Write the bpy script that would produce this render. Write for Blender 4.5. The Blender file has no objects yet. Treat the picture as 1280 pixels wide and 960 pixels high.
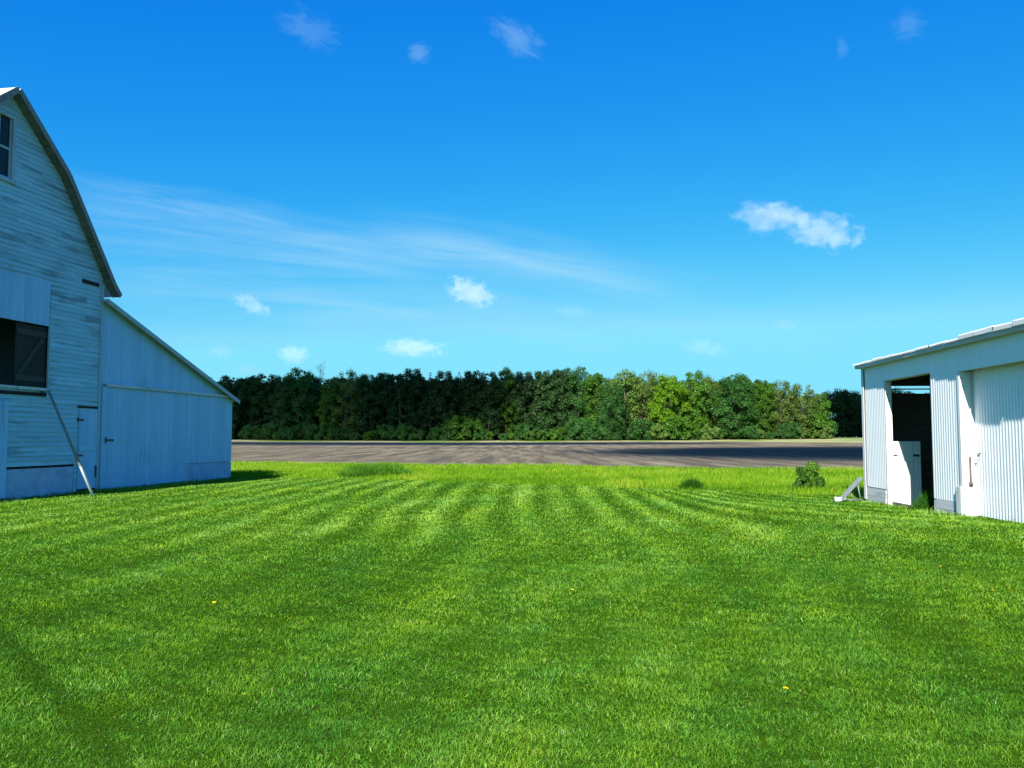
import bpy, math, random
import numpy as np
from mathutils import Vector, Matrix

R = math.radians
C = bpy.context.scene.collection
scene = bpy.context.scene
rng = np.random.default_rng(11)
random.seed(5)

EYE = 1.65
SUN_EL, SUN_AZ = R(38.0), R(16.0)        # the light travels towards +Y, a little to +X

# ------------------------------------------------------------------ node helpers
def new_mat(name):
    m = bpy.data.materials.new(name)
    m.use_nodes = True
    nt = m.node_tree
    nt.nodes.clear()
    out = nt.nodes.new('ShaderNodeOutputMaterial')
    return m, nt, out

class NT:
    def __init__(s, nt): s.nt = nt
    def n(s, t, **kw):
        nd = s.nt.nodes.new(t)
        for k, v in kw.items(): setattr(nd, k, v)
        return nd
    def put(s, sock, v):
        if hasattr(v, 'is_output'): s.nt.links.new(v, sock)
        elif isinstance(v, (tuple, list)):
            sock.default_value = tuple(v) if len(v) == len(sock.default_value) else tuple(v) + (1.0,)
        else: sock.default_value = v
    def math(s, op, a, b=0.0, c=0.0, clamp=False):
        nd = s.n('ShaderNodeMath', operation=op, use_clamp=clamp)
        s.put(nd.inputs[0], a); s.put(nd.inputs[1], b); s.put(nd.inputs[2], c)
        return nd.outputs[0]
    def mix(s, f, a, b, blend='MIX'):
        nd = s.n('ShaderNodeMix', data_type='RGBA', blend_type=blend)
        s.put(nd.inputs[0], f); s.put(nd.inputs[6], a); s.put(nd.inputs[7], b)
        return nd.outputs[2]
    def noise(s, vec, scale, detail=3.0, rough=0.55, dist=0.0):
        nd = s.n('ShaderNodeTexNoise')
        s.put(nd.inputs['Vector'], vec); nd.inputs['Scale'].default_value = scale
        nd.inputs['Detail'].default_value = detail; nd.inputs['Roughness'].default_value = rough
        nd.inputs['Distortion'].default_value = dist
        return nd.outputs['Fac']
    def mapr(s, v, a, b, c=0.0, d=1.0, smooth=False):
        nd = s.n('ShaderNodeMapRange', interpolation_type='SMOOTHSTEP' if smooth else 'LINEAR')
        s.put(nd.inputs[0], v)
        for i, q in enumerate((a, b, c, d)): s.put(nd.inputs[1 + i], q)
        return nd.outputs[0]
    def mapping(s, vec, scale=(1, 1, 1), loc=(0, 0, 0), rot=(0, 0, 0)):
        nd = s.n('ShaderNodeMapping')
        s.put(nd.inputs[0], vec)
        nd.inputs['Location'].default_value = loc; nd.inputs['Rotation'].default_value = rot
        nd.inputs['Scale'].default_value = scale
        return nd.outputs[0]
    def coord(s, which='Object'):
        return s.n('ShaderNodeTexCoord').outputs[which]
    def pos(s): return s.n('ShaderNodeNewGeometry').outputs['Position']
    def attr(s, name):
        return s.n('ShaderNodeAttribute', attribute_name=name).outputs['Fac']
    def bump(s, h, strength=0.3, dist=0.02):
        nd = s.n('ShaderNodeBump'); nd.inputs['Strength'].default_value = strength
        nd.inputs['Distance'].default_value = dist; s.put(nd.inputs['Height'], h)
        return nd.outputs[0]
    def principled(s, col, rough=0.7, spec=0.3, metal=0.0, normal=None):
        nd = s.n('ShaderNodeBsdfPrincipled')
        s.put(nd.inputs['Base Color'], col); s.put(nd.inputs['Roughness'], rough)
        nd.inputs['Specular IOR Level'].default_value = spec; nd.inputs['Metallic'].default_value = metal
        if normal is not None: s.put(nd.inputs['Normal'], normal)
        return nd.outputs[0]

def wood_paint(name, paint, bare, peel=0.5, axis=0, tint=0.12, rough=0.6):
    """weathered painted boards; axis = direction of the grain in object space"""
    m, nt, out = new_mat(name); t = NT(nt)
    co = t.coord('Object')
    sc = [9.0, 9.0, 9.0]; sc[axis] = 0.7
    streak = t.noise(t.mapping(co, tuple(sc)), 1.0, 5.0, 0.65)
    blot = t.noise(co, 0.55, 3.0, 0.6)
    board = t.attr('board')
    m1 = t.math('ADD', t.math('MULTIPLY', streak, 0.75), t.math('MULTIPLY', blot, 0.45))
    m1 = t.math('ADD', m1, t.math('MULTIPLY', board, 0.16))
    mask = t.mapr(m1, 0.80 - 0.22 * peel, 0.98 - 0.22 * peel, 0.0, 0.8)
    sc2 = [40.0, 40.0, 40.0]; sc2[axis] = 2.0
    grain = t.noise(t.mapping(co, tuple(sc2)), 1.0, 3.0, 0.6)
    pv = t.mapr(t.math('ADD', t.math('MULTIPLY', board, 0.6), t.math('MULTIPLY', grain, 0.5)), 0.0, 1.1, 1.0 - tint, 1.0 + tint * 0.4)
    pc = t.mix(1.0, paint, t.n('ShaderNodeCombineColor').outputs[0], 'MIX') if False else None
    mul = t.n('ShaderNodeVectorMath', operation='SCALE'); mul.inputs[0].default_value = paint; t.put(mul.inputs['Scale'], pv)
    bm_ = t.n('ShaderNodeVectorMath', operation='SCALE'); bm_.inputs[0].default_value = bare; t.put(bm_.inputs['Scale'], t.mapr(grain, 0.2, 0.8, 0.6, 1.35))
    col = t.mix(mask, mul.outputs[0], bm_.outputs[0])
    nrm = t.bump(t.math('SUBTRACT', grain, mask), 0.35, 0.006)
    nt.links.new(t.principled(col, rough, 0.3, 0, nrm), out.inputs[0])
    return m

def plain(name, col, rough=0.7, spec=0.3, metal=0.0, var=0.25, scale=6.0, bump=0.2):
    m, nt, out = new_mat(name); t = NT(nt)
    co = t.coord('Object')
    a = t.noise(co, scale, 5.0, 0.65)
    mul = t.n('ShaderNodeVectorMath', operation='SCALE'); mul.inputs[0].default_value = col
    t.put(mul.inputs['Scale'], t.mapr(a, 0.25, 0.75, 1 - var, 1 + var))
    nt.links.new(t.principled(mul.outputs[0], rough, spec, metal, t.bump(a, bump, 0.01)), out.inputs[0])
    return m

def sheet_metal(name, col, rust=0.2, rough=0.45):
    m, nt, out = new_mat(name); t = NT(nt)
    co = t.coord('Object')
    streak = t.noise(t.mapping(co, (6.0, 6.0, 0.5)), 1.0, 5.0, 0.65)
    blot = t.noise(co, 0.8, 4.0, 0.6)
    mul = t.n('ShaderNodeVectorMath', operation='SCALE'); mul.inputs[0].default_value = col
    t.put(mul.inputs['Scale'], t.mapr(t.math('ADD', streak, blot), 0.6, 1.4, 1.03, 0.90))
    low = t.mapr(t.n('ShaderNodeSeparateXYZ').outputs[2], 0, 1)
    sep = t.n('ShaderNodeSeparateXYZ'); t.put(sep.inputs[0], co)
    low = t.mapr(sep.outputs[2], 0.25, 0.75, 0.22, 0.0)
    mask = t.mapr(t.math('ADD', t.math('MULTIPLY', streak, blot), t.math('MULTIPLY', low, 0.6)), 0.42 - 0.1 * rust, 0.6 - 0.1 * rust, 0.0, 0.55)
    col2 = t.mix(mask, mul.outputs[0], (0.36, 0.31, 0.26))
    nt.links.new(t.principled(col2, rough, 0.35), out.inputs[0])
    return m

def leaf_mat(name, col, col2, trans=0.35, rand=0.35, gloss=0.012, attr='tone'):
    m, nt, out = new_mat(name); t = NT(nt)
    tone = t.attr(attr)
    c = t.mix(tone, col, col2)
    rnd = t.n('ShaderNodeObjectInfo').outputs['Random']
    mul = t.n('ShaderNodeVectorMath', operation='SCALE'); t.put(mul.inputs[0], c)
    t.put(mul.inputs['Scale'], t.mapr(rnd, 0, 1, 1 - rand, 1 + rand))
    d = t.n('ShaderNodeBsdfDiffuse'); t.put(d.inputs[0], mul.outputs[0])
    tr = t.n('ShaderNodeBsdfTranslucent'); t.put(tr.inputs[0], t.mix(0.5, mul.outputs[0], t.mix(1.0, mul.outputs[0], (1.3, 1.25, 0.5), 'MULTIPLY')))
    g = t.n('ShaderNodeBsdfGlossy'); g.inputs['Roughness'].default_value = 0.45; g.inputs[0].default_value = (0.9, 1, 0.9, 1)
    a = t.n('ShaderNodeMixShader'); a.inputs[0].default_value = trans
    nt.links.new(d.outputs[0], a.inputs[1]); nt.links.new(tr.outputs[0], a.inputs[2])
    b = t.n('ShaderNodeMixShader'); b.inputs[0].default_value = gloss
    nt.links.new(a.outputs[0], b.inputs[1]); nt.links.new(g.outputs[0], b.inputs[2])
    nt.links.new(b.outputs[0], out.inputs[0])
    return m

# ------------------------------------------------------------------ object helpers
def tag(o, label=None, cat=None, group=None, kind=None):
    if label: o['label'] = label
    if cat: o['category'] = cat
    if group: o['group'] = group
    if kind: o['kind'] = kind
    return o

def thing(name, label, cat, loc=(0, 0, 0), rz=0.0, group=None):
    o = bpy.data.objects.new(name, None); C.objects.link(o)
    o.empty_display_size = 0.2
    o.location = loc; o.rotation_euler = (0, 0, rz)
    return tag(o, label, cat, group)

def copy_tree(o, parent=None):
    c = o.copy(); C.objects.link(c); c.parent = parent
    for ch in list(o.children):
        copy_tree(ch, c)
    return c

class MB:
    def __init__(s): s.v, s.f, s.b = [], [], []
    def poly(s, pts, board=0.5):
        i = len(s.v); s.v += [tuple(p) for p in pts]; s.f.append(tuple(range(i, i + len(pts)))); s.b.append(board)
    def box(s, x0, x1, y0, y1, z0, z1, board=0.5):
        i = len(s.v)
        s.v += [(x0, y0, z0), (x1, y0, z0), (x1, y1, z0), (x0, y1, z0), (x0, y0, z1), (x1, y0, z1), (x1, y1, z1), (x0, y1, z1)]
        for q in ((0, 3, 2, 1), (4, 5, 6, 7), (0, 1, 5, 4), (1, 2, 6, 5), (2, 3, 7, 6), (3, 0, 4, 7)):
            s.f.append(tuple(i + k for k in q)); s.b.append(board)
    def prism(s, pts, off, board=0.5):
        """polygon pts (3-D) extruded by vector off"""
        n = len(pts); i = len(s.v)
        s.v += [tuple(p) for p in pts] + [tuple(p[k] + off[k] for k in range(3)) for p in pts]
        s.f.append(tuple(range(i + n - 1, i - 1, -1))); s.f.append(tuple(range(i + n, i + 2 * n)))
        s.b += [board, board]
        for k in range(n):
            s.f.append((i + k, i + (k + 1) % n, i + n + (k + 1) % n, i + n + k)); s.b.append(board)
    def tube(s, path, radii, n=8, cap=True, board=0.5):
        path = [Vector(p) for p in path]; i0 = len(s.v)
        for k, p in enumerate(path):
            d = (path[min(k + 1, len(path) - 1)] - path[max(k - 1, 0)]).normalized()
            a = d.cross(Vector((0, 0, 1)) if abs(d.z) < 0.95 else Vector((1, 0, 0))).normalized(); b = d.cross(a)
            r = radii[k] if isinstance(radii, (list, tuple)) else radii
            for j in range(n):
                an = 2 * math.pi * j / n
                q = p + (a * math.cos(an) + b * math.sin(an)) * r
                s.v.append(tuple(q))
        for k in range(len(path) - 1):
            for j in range(n):
                s.f.append((i0 + k * n + j, i0 + k * n + (j + 1) % n, i0 + (k + 1) * n + (j + 1) % n, i0 + (k + 1) * n + j)); s.b.append(board)
        if cap:
            s.f.append(tuple(i0 + j for j in range(n))[::-1]); s.b.append(board)
            s.f.append(tuple(i0 + (len(path) - 1) * n + j for j in range(n))); s.b.append(board)
    def build(s, name, mat, parent=None, smooth=False, bevel=0.0):
        me = bpy.data.meshes.new(name)
        me.from_pydata(s.v, [], s.f)
        at = me.attributes.new('board', 'FLOAT', 'FACE'); at.data.foreach_set('value', s.b)
        if mat: me.materials.append(mat)
        if smooth: me.polygons.foreach_set('use_smooth', [True] * len(me.polygons))
        me.update()
        o = bpy.data.objects.new(name, me); C.objects.link(o)
        if parent: o.parent = parent
        if bevel:
            md = o.modifiers.new('Bevel', 'BEVEL'); md.width = bevel; md.segments = 2; md.limit_method = 'ANGLE'
        return o

def np_mesh(name, verts, faces, mat, parent=None, attrs=None, smooth=False):
    """verts (N,3), faces (M,k) with one k, attrs {name: per-point floats}"""
    me = bpy.data.meshes.new(name)
    nv, (nf, k) = len(verts), faces.shape
    me.vertices.add(nv); me.vertices.foreach_set('co', np.ascontiguousarray(verts, np.float32).ravel())
    me.loops.add(nf * k); me.loops.foreach_set('vertex_index', np.ascontiguousarray(faces, np.int32).ravel())
    me.polygons.add(nf); me.polygons.foreach_set('loop_start', np.arange(0, nf * k, k, dtype=np.int32))
    me.polygons.foreach_set('loop_total', np.full(nf, k, np.int32))
    if smooth: me.polygons.foreach_set('use_smooth', np.ones(nf, bool))
    for an, av in (attrs or {}).items():
        at = me.attributes.new(an, 'FLOAT', 'POINT'); at.data.foreach_set('value', np.ascontiguousarray(av, np.float32))
    me.materials.append(mat)
    me.update(calc_edges=True)
    o = bpy.data.objects.new(name, me); C.objects.link(o)
    if parent: o.parent = parent
    return o

def sstep(x, a, b):
    t = np.clip((x - a) / (b - a), 0, 1); return t * t * (3 - 2 * t)

_ph = rng.uniform(0, 6.28, (40, 2)); _dr = rng.uniform(0, 6.28, 40)
def vnoise(x, y, wl, k=6, seed=0):
    """cheap smooth noise, about -1..1, wavelength wl"""
    o = np.zeros_like(x, dtype=float)
    for i in range(k):
        j = (i + seed * 7) % 40; w = 2 * math.pi / (wl * (0.6 + 0.25 * i))
        o += np.sin((x * math.cos(_dr[j]) + y * math.sin(_dr[j])) * w + _ph[j, 0]) / k ** 0.5
    return o * 0.7

# ------------------------------------------------------------------ terrain
def meadow_front(x): return np.where(x > -7, 29.9 - 0.64 * x, 34.4 + 0.02 * (x + 7))
def field_front(x): return 47.0 - 0.33 * x
def terrain(x, y):
    x = np.asarray(x, float); y = np.asarray(y, float)
    z = 0.19 * np.clip((21.5 - y) / 7.5, 0, 1) * sstep(x, 3.5, 8.5)
    far = 0.35 + 0.75 * np.clip(x / 95, -1.1, 1.1) ** 2
    z = z + far * sstep(y, 70, 225) + 0.45 * sstep(y, 216, 242)
    z = z + 0.10 * np.sin(x / 37 + 1) * sstep(y, 60, 120)
    z = z + 0.012 * vnoise(x, y, 3.5, 5, 1) * (y < 60)
    return z

def grid_mesh(name, xs, ys_of_u, nu, mat, dz=0.0):
    """strip between two curves: ys_of_u(x, u)"""
    X = np.repeat(np.asarray(xs)[None, :], nu, 0); U = np.repeat(np.linspace(0, 1, nu)[:, None], len(xs), 1)
    Y = ys_of_u(X, U); Z = terrain(X, Y) + dz
    v = np.stack([X, Y, Z], -1).reshape(-1, 3); n = len(xs)
    i, j = np.meshgrid(np.arange(nu - 1), np.arange(n - 1), indexing='ij'); a = (i * n + j).ravel()
    return np_mesh(name, v, np.stack([a, a + 1, a + n + 1, a + n], -1), mat, smooth=True)

# soil of the ploughed field
m_field, nt, out = new_mat('ploughed_soil'); t = NT(nt)
p = t.pos()
sepn = t.n('ShaderNodeSeparateXYZ'); t.put(sepn.inputs[0], p)
rowx = t.math('ADD', sepn.outputs[0], t.math('MULTIPLY', sepn.outputs[1], -0.05))
rowx = t.math('ADD', rowx, t.math('MULTIPLY', t.noise(p, 0.012, 1.0), 0.8))
rows = t.math('SINE', t.math('MULTIPLY', rowx, 2 * math.pi / 2.6))
rows2 = t.mapr(t.math('ADD', rows, t.math('MULTIPLY', t.noise(t.mapping(p, (1.2, 0.12, 1)), 1.0, 4.0), 1.6)), 0.2, 1.8, 0.0, 1.0)
clod = t.noise(p, 2.2, 6.0, 0.75)
big = t.noise(t.mapping(p, (0.011, 0.035, 1.0)), 1.0, 3.0, 0.6)
c = t.mix(t.mapr(clod, 0.3, 0.7), (0.118, 0.092, 0.056), (0.228, 0.186, 0.116))
c = t.mix(t.mapr(big, 0.42, 0.62, 0.0, 0.6, True), c, (0.24, 0.215, 0.135))
c = t.mix(t.math('MULTIPLY', t.math('MULTIPLY', rows2, t.mapr(t.noise(p, 0.03, 2.0), 0.35, 0.65)), 0.6), c, (0.065, 0.054, 0.038))
ridge = t.noise(t.mapping(p, (0.75, 0.055, 1.0), (0, 0, 0), (0, 0, 0.05)), 1.0, 5.0, 0.7)
c = t.mix(t.mapr(ridge, 0.44, 0.58, 0.0, 0.85), c, (0.062, 0.053, 0.037))
streak = t.noise(t.mapping(p, (0.05, 0.22, 1.0)), 1.0, 4.0, 0.65)
c = t.mix(t.mapr(streak, 0.5, 0.68, 0.0, 0.6), c, (0.070, 0.060, 0.043))
# cloud shadow on the right, deepened by painting it into the soil colour
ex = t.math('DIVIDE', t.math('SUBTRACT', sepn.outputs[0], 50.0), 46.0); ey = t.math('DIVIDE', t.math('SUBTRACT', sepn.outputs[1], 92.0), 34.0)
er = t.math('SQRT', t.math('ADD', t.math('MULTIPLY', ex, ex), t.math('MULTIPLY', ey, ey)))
cloud_shade = t.mapr(t.math('ADD', er, t.math('MULTIPLY', t.math('SUBTRACT', t.noise(t.mapping(p, (0.03, 0.08, 1)), 1.0, 4.0, 0.65), 0.5), 0.9)), 0.75, 1.05, 1.0, 0.0, True)
c = t.mix(t.math('MULTIPLY', cloud_shade, t.mapr(clod, 0.3, 0.75, 0.95, 0.6)), c, (0.040, 0.034, 0.026))
h = t.math('ADD', clod, t.math('MULTIPLY', rows, -0.4))
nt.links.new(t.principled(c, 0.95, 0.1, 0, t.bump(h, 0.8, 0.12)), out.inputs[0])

# dry margin along the woods
m_margin, nt, out = new_mat('dry_margin'); t = NT(nt); p = t.pos()
c = t.mix(t.mapr(t.noise(p, 0.6, 5.0, 0.7), 0.35, 0.65), (0.36, 0.31, 0.17), (0.21, 0.22, 0.085))
c = t.mix(t.mapr(t.noise(p, 0.06, 2.0), 0.45, 0.6), c, (0.12, 0.19, 0.03))
nt.links.new(t.principled(c, 0.95, 0.1, 0, t.bump(t.noise(p, 2.0, 4.0), 0.6, 0.15)), out.inputs[0])

# earth and thatch below the grass
def turf(name, a, b):
    m, nt, out = new_mat(name); t = NT(nt); p = t.pos()
    c = t.mix(t.mapr(t.noise(p, 25.0, 5.0, 0.75), 0.3, 0.7), a, b)
    c = t.mix(t.mapr(t.noise(p, 0.7, 3.0, 0.6), 0.4, 0.7, 0.0, 0.5), c, tuple(q * 0.75 for q in b))
    nt.links.new(t.principled(c, 1.0, 0.0, 0, t.bump(t.noise(p, 60.0, 4.0), 0.7, 0.03)), out.inputs[0])
    return m
m_turf = turf('turf', (0.020, 0.040, 0.003), (0.045, 0.105, 0.005))
m_turf2 = turf('meadow_turf', (0.05, 0.09, 0.012), (0.11, 0.20, 0.022))
m_far = turf('far_ground', (0.10, 0.13, 0.03), (0.16, 0.17, 0.06))
m_dirt = plain('packed_dirt', (0.09, 0.07, 0.05), 0.95, 0.1, 0, 0.3, 4.0)

gs = 6000.0
big_ground = MB(); big_ground.poly([(-gs, -gs, -0.35), (gs, -gs, -0.35), (gs, gs, -0.35), (-gs, gs, -0.35)])
tag(big_ground.build('ground', m_far), kind='structure')
xs = np.arange(-70, 70.1, 0.7)
tag(grid_mesh('lawn', xs, lambda X, U: -25 + (meadow_front(X) + 25) * U, 110, m_turf), kind='structure')
tag(grid_mesh('meadow', xs, lambda X, U: meadow_front(X) + (field_front(X) - meadow_front(X)) * U, 40, m_turf2), kind='structure')
xs2 = np.concatenate([np.arange(-260, -70, 8.0), np.arange(-70, 70, 2.0), np.arange(70, 261, 8.0)])
def MG(X): return 221.0 + 0.02 * X - 62 * sstep(X, 30, 85)
def fld(X, U): return field_front(np.clip(X, -60, 60)) + (MG(X) - field_front(np.clip(X, -60, 60))) * U
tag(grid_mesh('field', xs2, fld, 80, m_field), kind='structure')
tag(grid_mesh('field_margin', xs2, lambda X, U: MG(X) + (252 + 0.02 * X - MG(X)) * U, 16, m_margin), kind='structure')
tag(grid_mesh('woodland_ground', np.arange(-400, 401, 20.0), lambda X, U: 252 + 0.02 * np.clip(X, -260, 260) + 500 * U, 30, m_far, -0.01), kind='structure')

# ------------------------------------------------------------------ frames of the two buildings
BA, SA = R(9.5), R(3.9)
B0 = (-11.41, 34.21); S0 = (9.02, 21.58)
def loc_of(x, y, o, a):
    """world -> local (t, n)"""
    dx, dy = x - o[0], y - o[1]
    return -math.sin(a) * dx - math.cos(a) * dy, math.cos(a) * dx - math.sin(a) * dy
def wor_of(tt, nn, o, a):
    return o[0] - math.sin(a) * tt + math.cos(a) * nn, o[1] - math.cos(a) * tt - math.sin(a) * nn

# ------------------------------------------------------------------ grass
def blades(x, y, z, height, width, lean, yaw, leandir, tone, taper=0.35):
    """one bent strip of two quads per blade"""
    n = len(x)
    cx, sx = np.cos(yaw) * width / 2, np.sin(yaw) * width / 2
    lx, ly = np.cos(leandir) * lean * height, np.sin(leandir) * lean * height
    base = np.stack([x, y, z], -1)
    side = np.stack([cx, sx, np.zeros(n)], -1)
    midp = base + np.stack([lx * 0.35, ly * 0.35, height * 0.6], -1)
    tip = base + np.stack([lx, ly, height * np.sqrt(np.clip(1 - (lean * 0.75) ** 2, 0.15, 1))], -1)
    v = np.stack([base - side, base + side, midp + side * 0.85, midp - side * 0.85, tip + side * taper, tip - side * taper], 1)
    k = np.arange(n)[:, None] * 6
    f = np.concatenate([k + np.array([[0, 1, 2, 3]]), k + np.array([[3, 2, 4, 5]])], 0)
    tn = np.stack([tone - 0.10, tone - 0.10, tone, tone, tone + 0.06, tone + 0.06], 1)
    return v.reshape(-1, 3), f, np.clip(tn, 0, 1).reshape(-1), n

def blocked(x, y):
    tb, nb = loc_of(x, y, B0, BA); ts, ns = loc_of(x, y, S0, SA)
    a = (nb < 0.02) & (tb > -0.05) & (tb < 18)
    b = (ns > -0.02) & (ts > -0.05)
    return a | b

def scatter_lawn():
    P = []
    edges = [(1.6, 5, 9500, 0.95), (5, 7.5, 6800, 1.15), (7.5, 11, 3700, 1.55), (11, 16, 1500, 2.4), (16, 23, 780, 3.3), (23, 36, 430, 4.4)]
    for y0, y1, rho, wf in edges:
        hw = 0.66 * y1 + 3.0
        n = int(rho * (y1 - y0) * 2 * hw)
        x = rng.uniform(-hw, hw, n); y = rng.uniform(y0, y1, n)
        keep = (np.abs(x) < 0.66 * y + 2.6) & (y < meadow_front(x) + 0.15) & ~blocked(x, y)
        x, y = x[keep], y[keep]
        P.append((x, y, np.full(len(x), wf)))
    x = np.concatenate([q[0] for q in P]); y = np.concatenate([q[1] for q in P]); wf = np.concatenate([q[2] for q in P])
    n = len(x)
    # mower swaths: parallel to the view, swinging to the right near the shed and turning at the far end
    xw = x + 0.42 * (y - 20) * sstep(x, 3.0, 7.5) - 0.009 * np.clip(y - 22, 0, 20) ** 2 * sstep(x, -3, 1.5) + 0.12 * vnoise(x, y, 9, 4, 2)
    ph = 2 * math.pi * xw / 0.92
    stripe = np.sin(ph) + 0.25 * np.sin(ph * 0.5 + 1.0)
    stripe_amt = sstep(y, 9.0, 19.0) * np.clip(0.8 + 0.35 * vnoise(x, y * 0.3, 4, 5, 3), 0.2, 1.2) * (1 - 0.55 * sstep(-x, 6, 11))
    patch = vnoise(x, y * 0.45, 1.1, 6, 0); patch2 = vnoise(x, y * 0.5, 4.5, 6, 1); clump = vnoise(x, y, 0.33, 6, 2); tiny = vnoise(x, y, 0.10, 6, 5)
    hgt = 0.028 * (1 + 0.18 * patch + 0.16 * clump + 0.12 * tiny) * rng.uniform(0.6, 1.35, n) * (1 + 0.10 * (wf - 1))
    # unmown fringe at the buildings
    tb, nb = loc_of(x, y, B0, BA); ts, ns = loc_of(x, y, S0, SA)
    near = np.maximum(np.exp(-np.clip(nb, 0, 9) / 0.35) * (tb > -0.3) * (tb < 17), np.exp(-np.clip(-ns, 0, 9) / 0.16) * (ts > -0.2))
    hgt = hgt * (1 + 3.6 * near * rng.uniform(0.1, 1, n))
    lean = np.clip(rng.normal(0.85, 0.28, n), 0.1, 1.2)
    ld = rng.uniform(0, 2 * math.pi, n)
    # rolled one way or the other by the mower
    al = np.clip(0.55 * np.abs(stripe) * stripe_amt, 0, 0.85)
    use = rng.uniform(0, 1, n) < al
    ld = np.where(use, np.where(stripe > 0, math.pi / 2, -math.pi / 2) + rng.normal(0, 0.5, n), ld)
    lean = np.where(use, np.clip(rng.normal(0.95, 0.15, n), 0.4, 1.15), lean)
    tone = 0.44 - 0.10 * (1 - sstep(y, 4.5, 9.5)) + 0.11 * sstep(y, 9, 24) + 0.16 * np.maximum(stripe, -0.4) * stripe_amt + 0.13 * patch + 0.12 * patch2 + 0.13 * clump + 0.12 * tiny + rng.normal(0, 0.15, n)
    # old wheel track in the near left corner
    trk = np.exp(-((x + 4.05 - (6.85 - y) * 0.83) / 0.10) ** 2) * sstep(y, 3.0, 3.6) * (1 - sstep(y, 6.8, 8.0))
    tone = tone - 0.30 * trk - 0.05 * sstep(-x / np.maximum(y, 1), 0.2, 0.6) * (y < 14)
    hgt = hgt * (1 - 0.35 * trk)
    # odd pale clipping
    dry = rng.uniform(0, 1, n) < 0.006 + 0.012 * (clump > 0.6)
    tone = np.where(dry, 1.0, np.clip(tone, 0.02, 0.93))
    w = 0.0034 * wf * rng.uniform(0.7, 1.4, n)
    # broad clover and plantain leaves
    broad = (rng.uniform(0, 1, n) < 0.03 + 0.10 * (vnoise(x, y, 2.3, 6, 4) > 0.55)) & (wf < 2)
    w = np.where(broad, w * 2.6, w); hgt = np.where(broad, hgt * 0.8, hgt); tone = np.where(broad, np.clip(tone - 0.12, 0.05, 1), tone)
    global lawn_hue
    lawn_hue = np.clip(0.52 + 0.17 * vnoise(x, y * 0.6, 0.5, 6, 3) + 0.16 * vnoise(x, y * 0.5, 2.2, 6, 1) + rng.normal(0, 0.12, n), 0, 1)
    v, f, tn, n = blades(x, y, terrain(x, y) - 0.004, hgt, w, lean, rng.uniform(0, math.pi, n), ld, tone)
    return v, f, tn

def ramp_leaf(name, stops, trans=0.3, gloss=0.006, rough=0.5):
    m, nt, out = new_mat(name); t = NT(nt)
    r = t.n('ShaderNodeValToRGB'); t.put(r.inputs[0], t.attr('tone'))
    el = r.color_ramp.elements
    while len(el) < len(stops): el.new(0.5)
    for e, (pz, cz) in zip(el, stops): e.position = pz; e.color = cz + (1.0,)
    c = t.mix(1.0, r.outputs[0], t.mix(t.attr('hue'), (0.66, 0.93, 1.9), (1.26, 1.03, 0.45)), 'MULTIPLY')
    d = t.n('ShaderNodeBsdfDiffuse'); t.put(d.inputs[0], c)
    tr = t.n('ShaderNodeBsdfTranslucent'); t.put(tr.inputs[0], t.mix(1.0, c, (1.25, 1.2, 0.5), 'MULTIPLY'))
    g = t.n('ShaderNodeBsdfGlossy'); g.inputs['Roughness'].default_value = rough; g.inputs[0].default_value = (1, 1, 1, 1)
    a = t.n('ShaderNodeMixShader'); a.inputs[0].default_value = trans
    nt.links.new(d.outputs[0], a.inputs[1]); nt.links.new(tr.outputs[0], a.inputs[2])
    b = t.n('ShaderNodeMixShader'); b.inputs[0].default_value = gloss
    nt.links.new(a.outputs[0], b.inputs[1]); nt.links.new(g.outputs[0], b.inputs[2])
    nt.links.new(b.outputs[0], out.inputs[0])
    return m
m_lawn = ramp_leaf('lawn_blades', [(0.0, (0.013, 0.062, 0.004)), (0.4, (0.074, 0.212, 0.009)), (0.75, (0.182, 0.346, 0.026)), (0.94, (0.27, 0.43, 0.06)), (1.0, (0.36, 0.36, 0.15))], 0.3)
v, f, tn = scatter_lawn()
tag(np_mesh('lawn_grass', v, f, m_lawn, attrs={'tone': tn, 'hue': np.repeat(lawn_hue, 6)}), 'short mown green grass of the lawn with pale mower stripes', 'grass', kind='stuff')

def scatter_meadow():
    n = 330000
    x = rng.uniform(-48, 40, n); u = rng.uniform(0, 1, n) ** 1.25
    y0, y1 = meadow_front(x), field_front(x); y = y0 + (y1 - y0) * u
    keep = (np.abs(x) < 0.66 * y + 3) & ~blocked(x, y)
    x, y, u = x[keep], y[keep], u[keep]; n = len(x)
    patch = vnoise(x, y, 2.2, 6, 5); p2 = vnoise(x, y * 2.5, 9, 6, 3)
    hgt = 0.17 * (1 + 0.35 * patch + 0.25 * p2) * rng.uniform(0.5, 1.5, n) * (0.55 + 0.45 * sstep(u, 0.0, 0.05))
    tone = 0.48 + 0.16 * patch + 0.26 * p2 + rng.normal(0, 0.17, n)
    w = 0.016 * (y / 35) * rng.uniform(0.7, 1.4, n)
    return blades(x, y, terrain(x, y) - 0.01, np.clip(hgt, 0.04, 1), w, np.clip(rng.normal(0.45, 0.25, n), 0, 1), rng.uniform(-0.9, 0.9, n), rng.uniform(0, 6.28, n), np.clip(tone, 0.02, 0.98), 0.15)
m_meadow = ramp_leaf('meadow_blades', [(0.0, (0.04, 0.12, 0.003)), (0.4, (0.098, 0.235, 0.005)), (0.7, (0.165, 0.32, 0.010)), (1.0, (0.30, 0.38, 0.04))], 0.4)
v, f, tn, n_ = scatter_meadow()
tag(np_mesh('meadow_grass', v, f, m_meadow, attrs={'tone': tn, 'hue': np.repeat(rng.uniform(0.4, 0.9, n_), 6)}), 'unmown yellow green meadow grass between the lawn and the ploughed field', 'grass', kind='stuff')

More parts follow.
